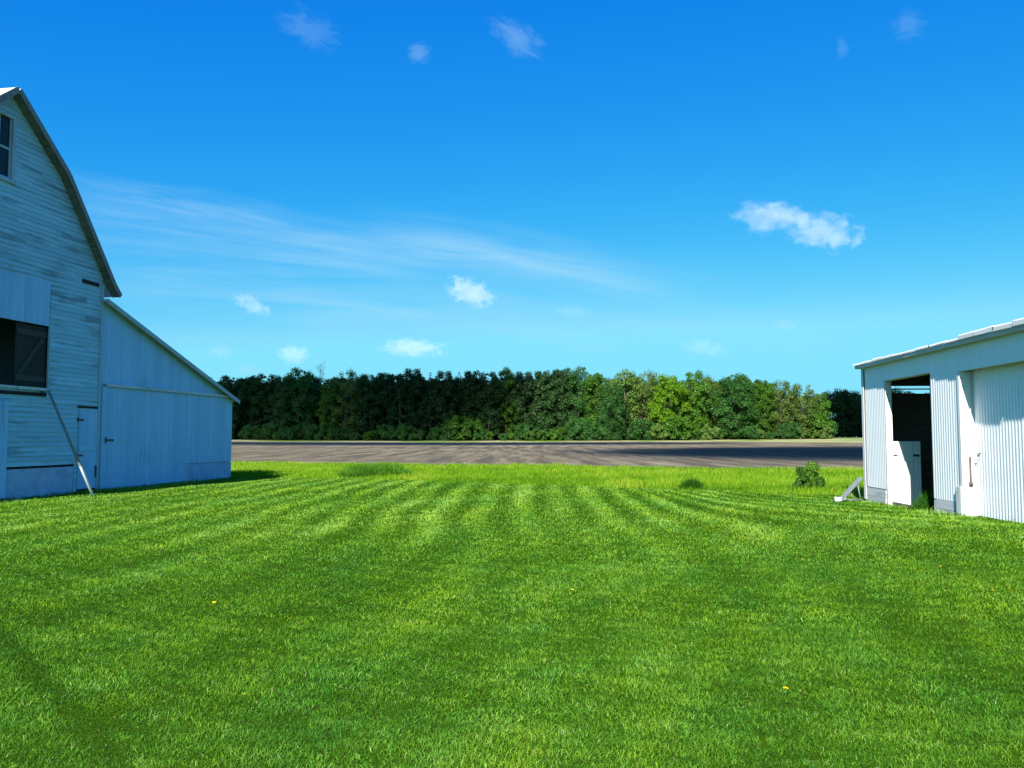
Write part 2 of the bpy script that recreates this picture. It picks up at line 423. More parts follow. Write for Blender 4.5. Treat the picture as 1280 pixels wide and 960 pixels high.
# tall clump of dark grass left of the middle
def clump(name, label, cat, cx, cy, rx, ry, hh, n, mat, wid=0.014, tone0=0.35):
    a = rng.uniform(0, 2 * math.pi, n); r = np.sqrt(rng.uniform(0, 1, n))
    x = rx * r * np.cos(a); y = ry * r * np.sin(a)
    hgt = hh * (1.05 - 0.55 * r ** 2) * rng.uniform(0.6, 1.15, n) * (1 + 0.25 * vnoise(x, y, 0.7, 5, 4))
    v, f, tn, n = blades(x, y, np.zeros(n) - 0.02, hgt, wid * rng.uniform(0.7, 1.4, n), np.clip(rng.normal(0.5, 0.25, n), 0, 1.1), rng.uniform(-1.2, 1.2, n), rng.uniform(0, 6.28, n), np.clip(tone0 + rng.normal(0, 0.18, n), 0, 1), 0.1)
    o = np_mesh(name, v, f, mat, attrs={'tone': tn, 'hue': np.full(len(tn), 0.6)})
    o.location = (cx, cy, float(terrain(cx, cy)))
    return tag(o, label, cat)
m_clump = ramp_leaf('rank_grass', [(0.0, (0.014, 0.07, 0.006)), (0.5, (0.055, 0.19, 0.010)), (1.0, (0.16, 0.32, 0.03))], 0.3)
clump('grass_clump', 'long low clump of tall darker green grass at the lawn edge nearest the barn', 'grass clump', -5.6, 34.9, 1.55, 0.8, 0.62, 9000, m_clump, 0.016, 0.55)
clump('grass_tuft', 'small round dark green tuft at the lawn edge left of the leafy shrub', 'grass tuft', 5.75, 27.1, 0.36, 0.3, 0.36, 2600, m_clump, 0.012, 0.12)
clump('threshold_weeds', 'dark green weeds growing in the open shed doorway', 'weeds', *wor_of(3.3, 0.25, S0, SA), 0.35, 0.3, 0.4, 1500, m_clump, 0.012, 0.15)

# ------------------------------------------------------------------ leaves on lobes
def leaf_quads(pts, nrm, size, r, aspect=0.75):
    n = len(pts)
    nrm = nrm / np.linalg.norm(nrm, axis=1, keepdims=True)
    t1 = np.cross(nrm, r.normal(size=(n, 3))); t1 /= np.linalg.norm(t1, axis=1, keepdims=True) + 1e-9
    t2 = np.cross(nrm, t1)
    s = (size * r.uniform(0.6, 1.4, n))[:, None]
    bend = nrm * s * 0.22
    v = np.stack([pts - t1 * s, pts - t2 * s * aspect + bend, pts + t1 * s, pts + t2 * s * aspect + bend], 1)
    return v.reshape(-1, 3), np.arange(n * 4).reshape(n, 4)

def crown_leaves(lobes, per, size, r, inner=0.15, jit=1.1):
    P, N, T = [], [], []
    for (c, rad, tn) in lobes:
        k = int(per * (rad[0] / np.mean([q[1][0] for q in lobes])) ** 2)
        d = r.normal(size=(k, 3)); d /= np.linalg.norm(d, axis=1, keepdims=True)
        d[:, 2] = np.where(d[:, 2] < -0.6, -d[:, 2] * r.uniform(0, 1, k), d[:, 2])
        rr = (r.uniform(0.5, 1.0, k) ** 0.5 * r.uniform(0.85, 1.3, k))[:, None]
        ii = r.uniform(0, 1, k) < inner; rr[ii] *= r.uniform(0.2, 0.8, (int(ii.sum()), 1))
        P.append(np.array(c) + d * rr * np.array(rad)); N.append(d + r.normal(0, jit * 0.5, (k, 3)) + np.array([0, 0, 0.35]))
        T.append(np.clip(tn + r.normal(0, 0.16, k), 0, 1))
    P, N, T = np.concatenate(P), np.concatenate(N), np.concatenate(T)
    v, f = leaf_quads(P, N, size, r)
    return v, f, np.repeat(T, 4)

m_bark = plain('bark', (0.10, 0.085, 0.07), 0.9, 0.1, 0, 0.4, 3.0)
m_grey_bark = plain('grey_bark', (0.17, 0.155, 0.135), 0.9, 0.1, 0, 0.3, 3.0)

def limb_tubes(mb, base, top, r0, r1, r, wob=0.06, n=6, k=5):
    b, tp = Vector(base), Vector(top); L = (tp - b).length; path, rad = [], []
    for i in range(k + 1):
        q = b.lerp(tp, i / k)
        if 0 < i < k: q += Vector(r.normal(0, wob * L / 2, 3) * np.array([1, 1, 0.4]))
        path.append(q); rad.append(r0 + (r1 - r0) * i / k)
    mb.tube(path, rad, n)
    return path

def make_broadleaf(seed, H=20.0, Rr=5.2, hb=2.0, nl=60, per=210, size=0.19, mat=None, bark=None, shape='round', sparse=0.0, name='broadleaf_tree'):
    r = np.random.default_rng(seed)
    root = thing(name, 'x', 'tree')
    mb = MB()
    limb_tubes(mb, (0, 0, -0.4), (r.normal(0, .3), r.normal(0, .3), H * 0.72), 0.028 * H * 0.55, 0.06, r, 0.02, 8, 8)
    lobes = []
    for i in range(nl):
        s = (i + r.uniform(0, 1)) / nl
        if shape == 'round': prof = math.sin(math.pi * (0.10 + 0.82 * s)) ** 0.6
        elif shape == 'tall': prof = 0.72 * math.sin(math.pi * (0.14 + 0.80 * s)) ** 0.5
        elif shape == 'spread': prof = 0.45 + 0.6 * math.sin(math.pi * min(1, 0.15 + 0.85 * s)) if s < 0.85 else 0.75
        else: prof = (1 - s) ** 0.8 * 0.9 + 0.03
        a = i * 2.399 + r.normal(0, 0.5); rr = Rr * prof * r.uniform(0.45, 0.95)
        z = hb + (H - hb) * s * 0.93
        lr = Rr * r.uniform(0.13, 0.34) * (0.75 if s > 0.85 else 1.0) * (1.05 * (1.12 - s) if shape == 'cone' else 1)
        c = (rr * math.cos(a), rr * math.sin(a), z)
        lobes.append((c, (lr, lr, lr * r.uniform(0.75, 1.15)), 0.30 + 0.4 * r.uniform(0, 1)))
        if i % 4 == 0 and s < 0.9 and shape != 'cone':
            limb_tubes(mb, (0, 0, max(hb * 0.6, z - 0.35 * rr - 1.5)), c, 0.10, 0.025, r, 0.08, 5, 4)
    mb.build('trunk', bark or m_bark, root, True)
    if sparse: lobes = [q for q in lobes if r.uniform(0, 1) > sparse]
    v, f, tn = crown_leaves(lobes, per, size, r)
    np_mesh('crown', v, f, mat, root, {'tone': tn})
    return root

def make_dead(seed, H=20.0):
    r = np.random.default_rng(seed)
    root = thing('dead_tree', 'x', 'tree'); mb = MB()
    path = limb_tubes(mb, (0, 0, -0.4), (0.5, 0, H), 0.28, 0.03, r, 0.02, 7, 9)
    mb.build('trunk', m_grey_bark, root, True)
    br = MB()
    for i in range(26):
        s = r.uniform(0.35, 0.97); b = Vector((0.5 * s, 0, H * s)); a = r.uniform(0, 6.28); L = H * r.uniform(0.10, 0.26) * (1.2 - s * 0.6)
        tip = b + Vector((math.cos(a) * L * 0.6, math.sin(a) * L * 0.6, L * 0.85))
        limb_tubes(br, b, tip, 0.07, 0.02, r, 0.1, 5, 4)
        for j in range(4):
            b2 = b.lerp(tip, r.uniform(0.3, 0.9)); a2 = a + r.normal(0, 0.9); l2 = L * 0.45
            limb_tubes(br, b2, b2 + Vector((math.cos(a2) * l2 * .6, math.sin(a2) * l2 * .6, l2 * .8)), 0.035, 0.012, r, 0.1, 4, 3)
    br.build('branches', m_grey_bark, root, True)
    return root

M_dark = leaf_mat('leaf_dark', (0.012, 0.036, 0.009), (0.035, 0.085, 0.018), 0.25, 0.25)
M_mid = leaf_mat('leaf_mid', (0.034, 0.105, 0.008), (0.090, 0.205, 0.018), 0.35, 0.22)
M_deep = leaf_mat('leaf_deep', (0.018, 0.075, 0.012), (0.055, 0.150, 0.028), 0.3, 0.15)
M_bright = leaf_mat('leaf_bright', (0.085, 0.200, 0.006), (0.170, 0.330, 0.014), 0.4, 0.08)
M_olive = leaf_mat('leaf_olive', (0.060, 0.110, 0.016), (0.130, 0.190, 0.040), 0.35, 0.15)
M_pale = leaf_mat('leaf_pale', (0.075, 0.150, 0.022), (0.160, 0.260, 0.055), 0.35, 0.15)
M_con = leaf_mat('needle', (0.008, 0.026, 0.010), (0.020, 0.052, 0.016), 0.1, 0.2)

protos = {
 'dark':   [make_broadleaf(1, mat=M_dark, name='broadleaf_tree'), make_broadleaf(2, mat=M_dark, shape='tall', nl=64, name='broadleaf_tree')],
 'mid':    [make_broadleaf(3, mat=M_mid, name='broadleaf_tree'), make_broadleaf(4, mat=M_mid, shape='tall', name='broadleaf_tree')],
 'deep':   [make_broadleaf(5, mat=M_deep, Rr=6.4, hb=1.0, nl=84, name='broadleaf_tree')],
 'bright': [make_broadleaf(6, mat=M_bright, Rr=5.8, hb=1.2, nl=76, name='broadleaf_tree')],
 'olive':  [make_broadleaf(7, mat=M_olive, bark=m_grey_bark, nl=70, per=150, sparse=0.12, Rr=6.0, name='broadleaf_tree')],
 'pale':   [make_broadleaf(8, mat=M_pale, shape='tall', per=130, sparse=0.1, bark=m_grey_bark, name='broadleaf_tree')],
 'cone':   [make_broadleaf(9, mat=M_con, shape='cone', Rr=3.8, nl=80, per=110, size=0.17, hb=1.5, name='conifer_tree')],
 'dead':   [make_dead(10)],
 'far':    [make_broadleaf(11, mat=M_dark, Rr=7.0, hb=0.2, nl=76, name='broadleaf_tree')],
}
shrub_p = [make_broadleaf(20, H=5.0, Rr=3.0, hb=0.2, nl=34, per=180, size=0.15, mat=M_mid, name='shrub'),
           make_broadleaf(21, H=4.4, Rr=3.4, hb=0.2, nl=34, per=180, size=0.15, mat=M_deep, name='shrub'),
           make_broadleaf(22, H=4.0, Rr=2.6, hb=0.2, nl=30, per=160, size=0.14, mat=M_pale, name='shrub')]
used = set()
def plant(kind, x, y, H, label, group, cat='tree', widen=1.0, which=None, protoset=None):
    lst = protoset or protos[kind]
    p = lst[which if which is not None else random.randrange(len(lst))]
    if p.name in used: o = copy_tree(p)
    else: o = p; used.add(p.name)
    base = {'shrub': 5.0}.get(cat, 20.0)
    s = H / base
    o.location = (x, y, float(terrain(x, y)))
    o.rotation_euler = (0, 0, random.uniform(0, 6.28))
    o.scale = (s * widen, s * widen, s)
    o['label'] = label; o['category'] = cat
    if group: o['group'] = group
    return o

GW = 'trees of the far woods'
D0 = 238.0
def wx(px, d): return (px - 640) / 1050.0 * d
def wh(top, d, x):
    return (547 - top) / 1050.0 * d + EYE - float(terrain(x, d))
G_L = 'dark green tree in the shaded left half of the far woods'
G_R = 'sunlit mid green tree in the right half of the far woods'
front = [  # px, top, kind, distance, widen, own label
 (262, 474, 'dark', 240, 1.0, None), (285, 467, 'dark', 238, 0.9, None), (308, 470, 'dark', 244, 1.0, None), (330, 465, 'dark', 240, 0.95, None),
 (352, 470, 'dark', 236, 0.9, None),
 (373, 457, 'deep', 240, 0.92, 'tall round dark crown standing above the left end of the far woods'),
 (398, 461, 'dead', 245, 0.8, 'bare leafless grey tree showing above the left part of the far woods'),
 (410, 478, 'mid', 238, 0.8, 'smaller fresher green tree among the dark ones in the left part of the woods'),
 (432, 460, 'olive', 240, 0.85, 'thin olive grey tree with visible limbs left in the far woods'), (455, 467, 'dark', 237, 0.9, None), (478, 464, 'dark', 241, 0.95, None),
 (500, 460, 'cone', 236, 1.1, None), (516, 458, 'dark', 240, 0.95, None), (538, 459, 'cone', 238, 1.0, None), (556, 461, 'dark', 239, 0.9, None),
 (574, 459, 'cone', 243, 1.0, None), (590, 461, 'dark', 238, 0.95, None), (611, 462, 'dark', 237, 0.9, None),
 (631, 459, 'mid', 240, 0.85, 'green tree with a lighter pointed top in the middle of the far woods'), (655, 462, 'dark', 239, 1.0, None), (678, 461, 'dark', 237, 0.95, None),
 (700, 459, 'dark', 240, 0.95, None), (722, 455, 'deep', 241, 0.85, 'tallest deep green tree near the middle of the far woods'), (744, 462, 'mid', 237, 0.85, None),
 (764, 476, 'deep', 233, 0.85, 'dense deep green tree just left of the pale feathery one'),
 (782, 460, 'pale', 241, 1.15, 'pale feathery light green tree rising left of the brightest tree'), (806, 462, 'olive', 243, 0.95, 'olive tree with a loose top between the pale and the brightest tree'),
 (836, 466, 'bright', 236, 0.92, 'brightest yellow green tree in the far woods'),
 (868, 462, 'mid', 240, 0.9, None), (886, 470, 'pale', 245, 0.8, 'thin pale tree in the gap right of the brightest tree'),
 (920, 465, 'deep', 236, 1.02, 'big round deep green tree right of the gap in the woods'),
 (952, 470, 'mid', 238, 0.9, None), (976, 474, 'olive', 240, 0.9, 'brownish olive tree at the right end of the woods behind fresh green shrubs'),
 (1003, 478, 'olive', 236, 0.98, 'broad olive tree with a pale trunk near the right end of the woods'), (1026, 490, 'mid', 236, 0.85, 'shorter green tree at the very right end of the far woods'),
]
for px, top, kind, d, wd, lab in front:
    x = wx(px, d)
    lab = lab or (('dark pointed conifer in the shaded left half of the far woods' if kind == 'cone' else G_L) if px < 760 else G_R)
    plant(kind, x, d, wh(top, d, x), lab, GW, widen=wd * (1.1 if px > 740 else 1.0))
# second and third rows: their tops show between the front ones
for row, d in enumerate((248.0, 258.0, 270.0)):
    for px in np.arange(235 + row * 9, 1030 - row * 8, 19.0):
        px2 = px + random.uniform(-6, 6); dd = d + random.uniform(-3, 3); x = wx(px2, dd)
        top = (466 if px2 < 760 else 470 + max(0, px2 - 930) * 0.22) + random.uniform(-3, 12) + row
        k = random.choice(['dark', 'dark', 'dark', 'deep', 'cone'] if px2 < 745 else ['mid', 'dark', 'olive', 'mid', 'deep'])
        lab = {True: 'dark tree standing behind the front row in the left half of the far woods', False: 'tree standing behind the front row in the right half of the far woods'}[px2 < 745]
        plant(k, x, dd, wh(top, dd, x), lab, 'trees behind the front row of the far woods')
# brush along the foot of the woods
GS = 'shrubs along the foot of the far woods'
for px in np.arange(250, 1040, 13.0):
    px2 = px + random.uniform(-4, 4); dd = 234.5 + random.uniform(-2.0, 1.5); x = wx(px2, dd)
    lab = 'low dark shrub at the foot of the shaded left half of the woods' if px2 < 745 else 'low sunlit shrub at the foot of the right half of the woods'
    which = random.choice([1, 1, 0] if px2 < 745 else [0, 1, 2])
    plant('shrub', x, dd, random.choice([random.uniform(1.6, 4.0), random.uniform(3.5, 7.0)]), lab, GS, cat='shrub', which=which, protoset=shrub_p)
for px in np.arange(244, 1036, 8.0):
    px2 = px + random.uniform(-4, 4); dd = 247 + random.uniform(-2.5, 2.5); x = wx(px2, dd)
    lab = 'undergrowth shrub between the trunks of the shaded left half of the woods' if px2 < 745 else 'undergrowth shrub between the trunks of the sunlit right half of the woods'
    plant('shrub', x, dd, random.uniform(4.5, 7.5), lab, 'undergrowth shrubs inside the far woods', cat='shrub', which=random.choice([0, 1]), protoset=shrub_p)
# farther treeline seen between the woods and the shed, and on behind the buildings
for i, px in enumerate(np.arange(1040, 1330, 15.0)):
    dd = 395 + random.uniform(-6, 6); x = wx(px + random.uniform(-4, 4), dd)
    plant('far', x, dd, random.uniform(20, 24), 'dark tree in the more distant treeline beside the metal shed', 'trees of the distant treeline')
for i, px in enumerate(np.arange(1046, 1330, 15.0)):
    dd = 410 + random.uniform(-6, 6); x = wx(px, dd)
    plant('far', x, dd, random.uniform(19, 23), 'dark tree in the more distant treeline beside the metal shed', 'trees of the distant treeline')

# small leafy shrub by the shed
m_sap = leaf_mat('shrub_leaf', (0.030, 0.100, 0.012), (0.110, 0.240, 0.020), 0.35, 0.0)
def small_shrub():
    r = np.random.default_rng(77)
    root = thing('leafy_shrub', 'small leafy green shrub standing alone at the lawn edge near the shed', 'shrub', (9.47, 26.95, float(terrain(9.47, 26.95))))
    st = MB(); lobes = []
    for i in range(34):
        right = i % 3 != 0
        cx = 0.13 if right else -0.30
        hh = 0.76 if right else 0.60
        a = r.uniform(0, 6.28); s = r.uniform(0.05, 1.0); rr = (0.40 if right else 0.27) * (1.08 - s) ** 0.8 * r.uniform(0.45, 1)
        c = (cx + rr * math.cos(a), rr * math.sin(a), 0.06 + hh * s * 0.88)
        q = r.uniform(0.05, 0.16)
        lobes.append((c, (q, q, q * 1.25), (0.15 + 0.75 * s ** 1.3) if right else 0.22))
        limb_tubes(st, (cx * 0.6, 0, -0.03), c, 0.006, 0.002, r, 0.05, 5, 4)
    st.build('stems', m_bark, root, True)
    v, f, tn = crown_leaves(lobes, 260, 0.024, r)
    np_mesh('foliage', v, f, m_sap, root, {'tone': tn})
small_shrub()

# dandelions
m_yel = plain('dandelion_petal', (0.85, 0.62, 0.01), 0.7, 0.1, 0, 0.1, 40.0, 0)
m_stem = plain('dandelion_stem', (0.10, 0.20, 0.03), 0.7, 0.2, 0, 0.1, 20.0, 0)
def dandelion():
    root = thing('dandelion', 'x', 'flower')
    s = MB(); s.tube([(0, 0, 0), (0.003, 0.002, 0.04), (0.002, 0, 0.066)], [0.0022, 0.002, 0.002], 6); s.build('stem', m_stem, root, True)
    h = MB(); r = np.random.default_rng(3)
    for ring, (nn, L, up) in enumerate(((20, 0.021, 0.25), (16, 0.017, 0.55), (10, 0.011, 1.1))):
        for k in range(nn):
            a = 2 * math.pi * k / nn + ring * 0.2; d = Vector((math.cos(a), math.sin(a), up)).normalized(); sd = Vector((-math.sin(a), math.cos(a), 0)) * 0.0022
            o0 = Vector((0, 0, 0.066)); e = o0 + d * L
            h.poly([o0 - sd * 0.5, o0 + sd * 0.5, e + sd, e - sd])
    h.build('flower_head', m_yel, root)
    return root
dn = dandelion()
spots = [(1.73, 5.44, 'yellow dandelion alone in the near lawn right of the middle'), (4.89, 8.67, 'left one of the pair of dandelions at the right edge of the lawn'),
         (5.05, 8.60, 'right one of the pair of dandelions at the right edge of the lawn'), (5.15, 10.2, 'dandelion farther back at the right edge of the lawn'),
         (-2.9, 8.3, 'yellow dandelion in the left part of the lawn'), (0.62, 8.9, 'yellow dandelion near the middle of the lawn'),
         (6.9, 12.6, 'dandelion on the lawn nearest the sliding shed door')]
for i, (x, y, lab) in enumerate(spots):
    o = dn if i == 0 else copy_tree(dn)
    o.location = (x, y, float(terrain(x, y))); o.rotation_euler = (0.15 * math.sin(i), 0.1, i)
    o.scale = (0.9,) * 3
    tag(o, lab, 'flower', 'dandelions in the lawn')

# ------------------------------------------------------------------ BARN (local x = along the gable towards the camera, y = outward, z = up)
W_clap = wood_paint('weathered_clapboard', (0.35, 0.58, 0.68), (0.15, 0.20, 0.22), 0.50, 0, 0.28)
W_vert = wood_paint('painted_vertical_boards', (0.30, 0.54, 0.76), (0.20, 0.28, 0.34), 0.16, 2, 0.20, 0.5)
W_trim = wood_paint('painted_trim', (0.36, 0.46, 0.50), (0.2, 0.19, 0.17), 0.5, 2, 0.2)
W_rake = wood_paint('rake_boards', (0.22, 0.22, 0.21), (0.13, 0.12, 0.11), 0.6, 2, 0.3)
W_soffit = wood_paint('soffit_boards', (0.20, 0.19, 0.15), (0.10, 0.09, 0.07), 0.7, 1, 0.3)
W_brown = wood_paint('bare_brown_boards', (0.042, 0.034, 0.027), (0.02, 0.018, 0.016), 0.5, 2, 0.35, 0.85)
W_grey = wood_paint('bare_grey_boards', (0.60, 0.61, 0.60), (0.22, 0.22, 0.21), 0.5, 0, 0.3, 0.85)
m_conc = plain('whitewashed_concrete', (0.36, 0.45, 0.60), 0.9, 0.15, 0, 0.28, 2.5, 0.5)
m_iron = plain('dark_iron', (0.05, 0.048, 0.045), 0.6, 0.4, 0.3, 0.3, 12.0)
m_roofmetal = sheet_metal('barn_roof_metal', (0.62, 0.62, 0.60), 0.6, 0.4)
m_black = plain('dark_wood_and_gap_shade', (0.035, 0.03, 0.026), 0.95, 0.1, 0, 0.3, 5.0)
m_glass, nt, out = new_mat('old_glass'); t = NT(nt)
nt.links.new(t.principled((0.015, 0.016, 0.018), 0.12, 0.2), out.inputs[0])

barn = thing('gambrel_barn', 'weathered white gambrel barn with a lean to and an open brown hay door', 'barn', (B0[0], B0[1], 0), -(math.pi / 2 + BA))
DEP = 15.0
T0, T1, TR = 8.34, 16.50, 12.42          # wall corners and ridge
HW, HB_, HR = 6.62, 9.20, 10.88           # wall top at the corner, break, ridge heights (roof underside)
TB = 10.38                               # break
def gable_h(tq):
    tq = T0 + T1 - tq if tq > TR else tq
    if tq < TB: return HW + (HB_ - HW) * (tq - T0) / (TB - T0)
    return HB_ + (HR - HB_) * (tq - TB) / (TR - TB)
def gable_range(hq):
    if hq <= HW: return T0, T1
    if hq < HB_: a = T0 + (TB - T0) * (hq - HW) / (HB_ - HW)
    else: a = TB + (TR - TB) * min(1, (hq - HB_) / (HR - HB_))
    return a, T0 + T1 - a
# openings cut out of the lap siding: (t0, t1, h0, h1)
OPEN = [(10.62, 14.78, 3.04, 6.06), (12.30, 13.12, 8.52, 10.18), (8.42, 9.30, 0.0, 2.52), (9.42, 12.10, 0.0, 0.82), (12.10, 16.2, 0.0, 2.66)]
clap = MB(); step = 0.135
hh = 0.06
rb = random.Random(3)
while hh < HR - 0.02:
    h0, h1 = hh, min(hh + step, HR)
    hm = (h0 + h1) / 2
    a0, b0 = gable_range(h0); a1, b1 = gable_range(h1)
    segs = [(a0 * 0.6 + a1 * 0.4, b0 * 0.6 + b1 * 0.4)]
    for (u0, u1, g0, g1) in OPEN:
        if g0 < hm < g1:
            ns = []
            for s0, s1 in segs:
                if u1 <= s0 or u0 >= s1: ns.append((s0, s1)); continue
                if u0 > s0: ns.append((s0, u0))
                if u1 < s1: ns.append((u1, s1))
            segs = ns
    for s0, s1 in segs:
        c0 = s0
        while c0 < s1 - 1e-3:
            c1 = min(s1, c0 + rb.choice((rb.uniform(0.5, 1.4), rb.uniform(1.6, 4.2), rb.uniform(1.6, 4.2))))
            if s1 - c1 < 0.4: c1 = s1
            bt = rb.random() if rb.random() > 0.06 else rb.uniform(1.0, 1.9); dz = rb.uniform(-0.006, 0.006); wob = rb.uniform(0, 0.008)
            lo, up = 0.030 + wob, 0.010
            q0, q1 = c0 + 0.002, c1 - 0.002
            e0 = (a1 - a0) if (s0 == c0 and h0 >= HW and abs(s0 - max(a0, a1)) < 1e-6) else 0
            zb = h0 + dz
            clap.poly([(q0, lo, zb), (q0, up, h1 + 0.012), (q1, up, h1 + 0.012), (q1, lo, zb)], bt)
            clap.poly([(q0, lo, zb), (q1, lo, zb), (q1, 0.0, zb + 0.002), (q0, 0.0, zb + 0.002)], bt)
            clap.poly([(q0, lo, zb), (q0, 0, zb), (q0, 0, h1), (q0, up, h1)], bt)
            clap.poly([(q1, lo, zb), (q1, up, h1), (q1, 0, h1), (q1, 0, zb)], bt)
            c0 = c1
    hh += step
clap.build('lap_siding', W_clap, barn)
# structural shell behind the siding: gable sheathing with the openings left open, side walls, back
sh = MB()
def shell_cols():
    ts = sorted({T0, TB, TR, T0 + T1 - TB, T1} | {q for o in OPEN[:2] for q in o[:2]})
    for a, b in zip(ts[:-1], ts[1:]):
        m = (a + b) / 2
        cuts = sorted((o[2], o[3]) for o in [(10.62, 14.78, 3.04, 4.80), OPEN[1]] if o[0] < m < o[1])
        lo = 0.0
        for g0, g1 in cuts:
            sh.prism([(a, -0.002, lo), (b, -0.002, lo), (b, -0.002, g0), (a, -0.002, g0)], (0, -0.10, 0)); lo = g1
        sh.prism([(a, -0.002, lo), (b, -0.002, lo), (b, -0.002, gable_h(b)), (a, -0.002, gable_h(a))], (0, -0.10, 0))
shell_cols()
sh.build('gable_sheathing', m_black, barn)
sw = MB()
for (a, b) in ((T0, T0 + 0.12), (T1 - 0.12, T1)):
    sw.box(a, b, -DEP, -0.12, 0, HW - 0.15)
bk = [(T0, -DEP, 0), (T1, -DEP, 0), (T1, -DEP, HW), (T0 + T1 - TB, -DEP, HB_), (TR, -DEP, HR), (TB, -DEP, HB_), (T0, -DEP, HW)]
sw.prism(bk, (0, -0.12, 0))
sw.build('wall', W_vert, barn)
fl = MB(); fl.box(T0 + .13, T1 - .13, -DEP, -0.13, 2.75, 2.95); fl.build('loft_floor', m_black, barn)
# roof: two gambrel halves with overhangs, flared eave
OV = 0.28
prof = [(T0 - 0.48, 6.10), (T0 - 0.16, 6.42), (TB, HB_ + 0.03), (TR, HR + 0.03)]
prof = prof + [(T0 + T1 - a, b) for a, b in prof[-2::-1]]
rf = MB()
for (a, za), (b, zb) in zip(prof[:-1], prof[1:]):
    d = Vector((b - a, 0, zb - za)).normalized(); nrm = Vector((-d.z, 0, d.x)) * 0.09
    rf.prism([(a, OV, za), (b, OV, zb), (b + nrm.x, OV, zb + nrm.z), (a + nrm.x, OV, za + nrm.z)], (0, -DEP - 2 * OV, 0))
rf.build('roof', m_roofmetal, barn)
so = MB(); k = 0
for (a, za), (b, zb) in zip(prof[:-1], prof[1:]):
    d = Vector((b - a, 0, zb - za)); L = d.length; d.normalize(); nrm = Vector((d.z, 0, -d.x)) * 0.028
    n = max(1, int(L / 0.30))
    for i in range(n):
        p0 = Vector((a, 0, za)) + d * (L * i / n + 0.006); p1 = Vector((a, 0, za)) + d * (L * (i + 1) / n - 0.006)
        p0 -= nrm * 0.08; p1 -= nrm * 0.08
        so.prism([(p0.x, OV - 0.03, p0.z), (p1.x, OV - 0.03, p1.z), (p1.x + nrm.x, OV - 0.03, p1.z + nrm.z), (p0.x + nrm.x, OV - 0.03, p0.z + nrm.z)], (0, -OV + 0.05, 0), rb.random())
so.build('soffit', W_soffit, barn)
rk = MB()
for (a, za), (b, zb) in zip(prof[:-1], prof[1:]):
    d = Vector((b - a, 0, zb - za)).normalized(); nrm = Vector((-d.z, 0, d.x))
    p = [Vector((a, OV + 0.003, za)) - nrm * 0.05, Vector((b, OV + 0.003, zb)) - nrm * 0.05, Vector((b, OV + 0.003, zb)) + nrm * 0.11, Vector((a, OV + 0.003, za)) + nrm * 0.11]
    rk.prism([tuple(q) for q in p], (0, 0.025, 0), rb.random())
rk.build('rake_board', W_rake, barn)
# corner board
cb = MB(); cb.box(T0 - 0.03, T0 + 0.10, 0.003, 0.048, 0.1, HW - 0.2, 0.4); cb.build('corner_board', W_trim, barn)
# solid dark strips on the siding stand in for shaded slots between boards
for (a, b, z0, z1) in ((8.56, 9.32, 6.30, 6.42), (8.44, 9.34, 2.535, 2.60)):
    sl = MB(); sl.box(a, b, 0.020, 0.046, z0, z1)
    sl.build('slot_shade_strip', m_black, barn)
# hay door: header panel of vertical boards, dark opening, brown leaf with braces
hp = MB(); x = 10.66
while x < 14.74:
    w = min(rb.uniform(0.17, 0.26), 14.74 - x); hp.box(x, x + w - 0.006, 0.004, 0.036 + rb.uniform(0, 0.006), 4.80, 6.04, rb.random()); x += w
hp.build('hay_door_header', W_vert, barn)
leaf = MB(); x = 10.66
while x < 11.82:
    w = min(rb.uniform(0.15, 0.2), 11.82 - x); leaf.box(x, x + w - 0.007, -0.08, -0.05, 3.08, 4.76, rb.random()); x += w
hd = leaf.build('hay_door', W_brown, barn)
br = MB()
br.box(10.68, 11.80, -0.048, -0.02, 4.46, 4.62, 0.2); br.box(10.68, 11.80, -0.048, -0.02, 3.2, 3.36, 0.3)
br.prism([(11.76, -0.046, 3.38), (11.60, -0.046, 3.38), (10.72, -0.046, 4.44), (10.88, -0.046, 4.44)], (0, 0.024, 0), 0.0)
br.build('door_brace', wood_paint('brace_boards', (0.075, 0.062, 0.05), (0.04, 0.035, 0.03), 0.4, 0, 0.3, 0.85), hd)
fr = MB(); fr.box(10.60, 10.66, 0.004, 0.055, 3.04, 4.80, 0.6); fr.box(14.74, 14.80, 0.004, 0.055, 3.04, 4.80, 0.6); fr.build('hay_door_frame', W_trim, barn)
sill = MB(); sill.box(10.66, 11.86, 0.0, 0.13, 2.955, 3.035, 0.3); sill.box(11.88, 14.8, 0.0, 0.11, 2.965, 3.035, 0.7); sl_o = sill.build('hay_door_sill', W_grey, barn)
hk = MB()
for q in (10.80, 10.88, 10.96):
    hk.tube([(q, 0.06, 2.955), (q, 0.10, 2.90), (q, 0.14, 2.86)], 0.012, 6)
hk.build('hook', m_iron, sl_o)
gapm = MB(); gapm.box(10.70, 14.6, 0.012, 0.05, 2.80, 2.90); gapm.build('sill_gap_shade', m_black, barn)  # solid dark strip stands in for the shaded gap below the sill
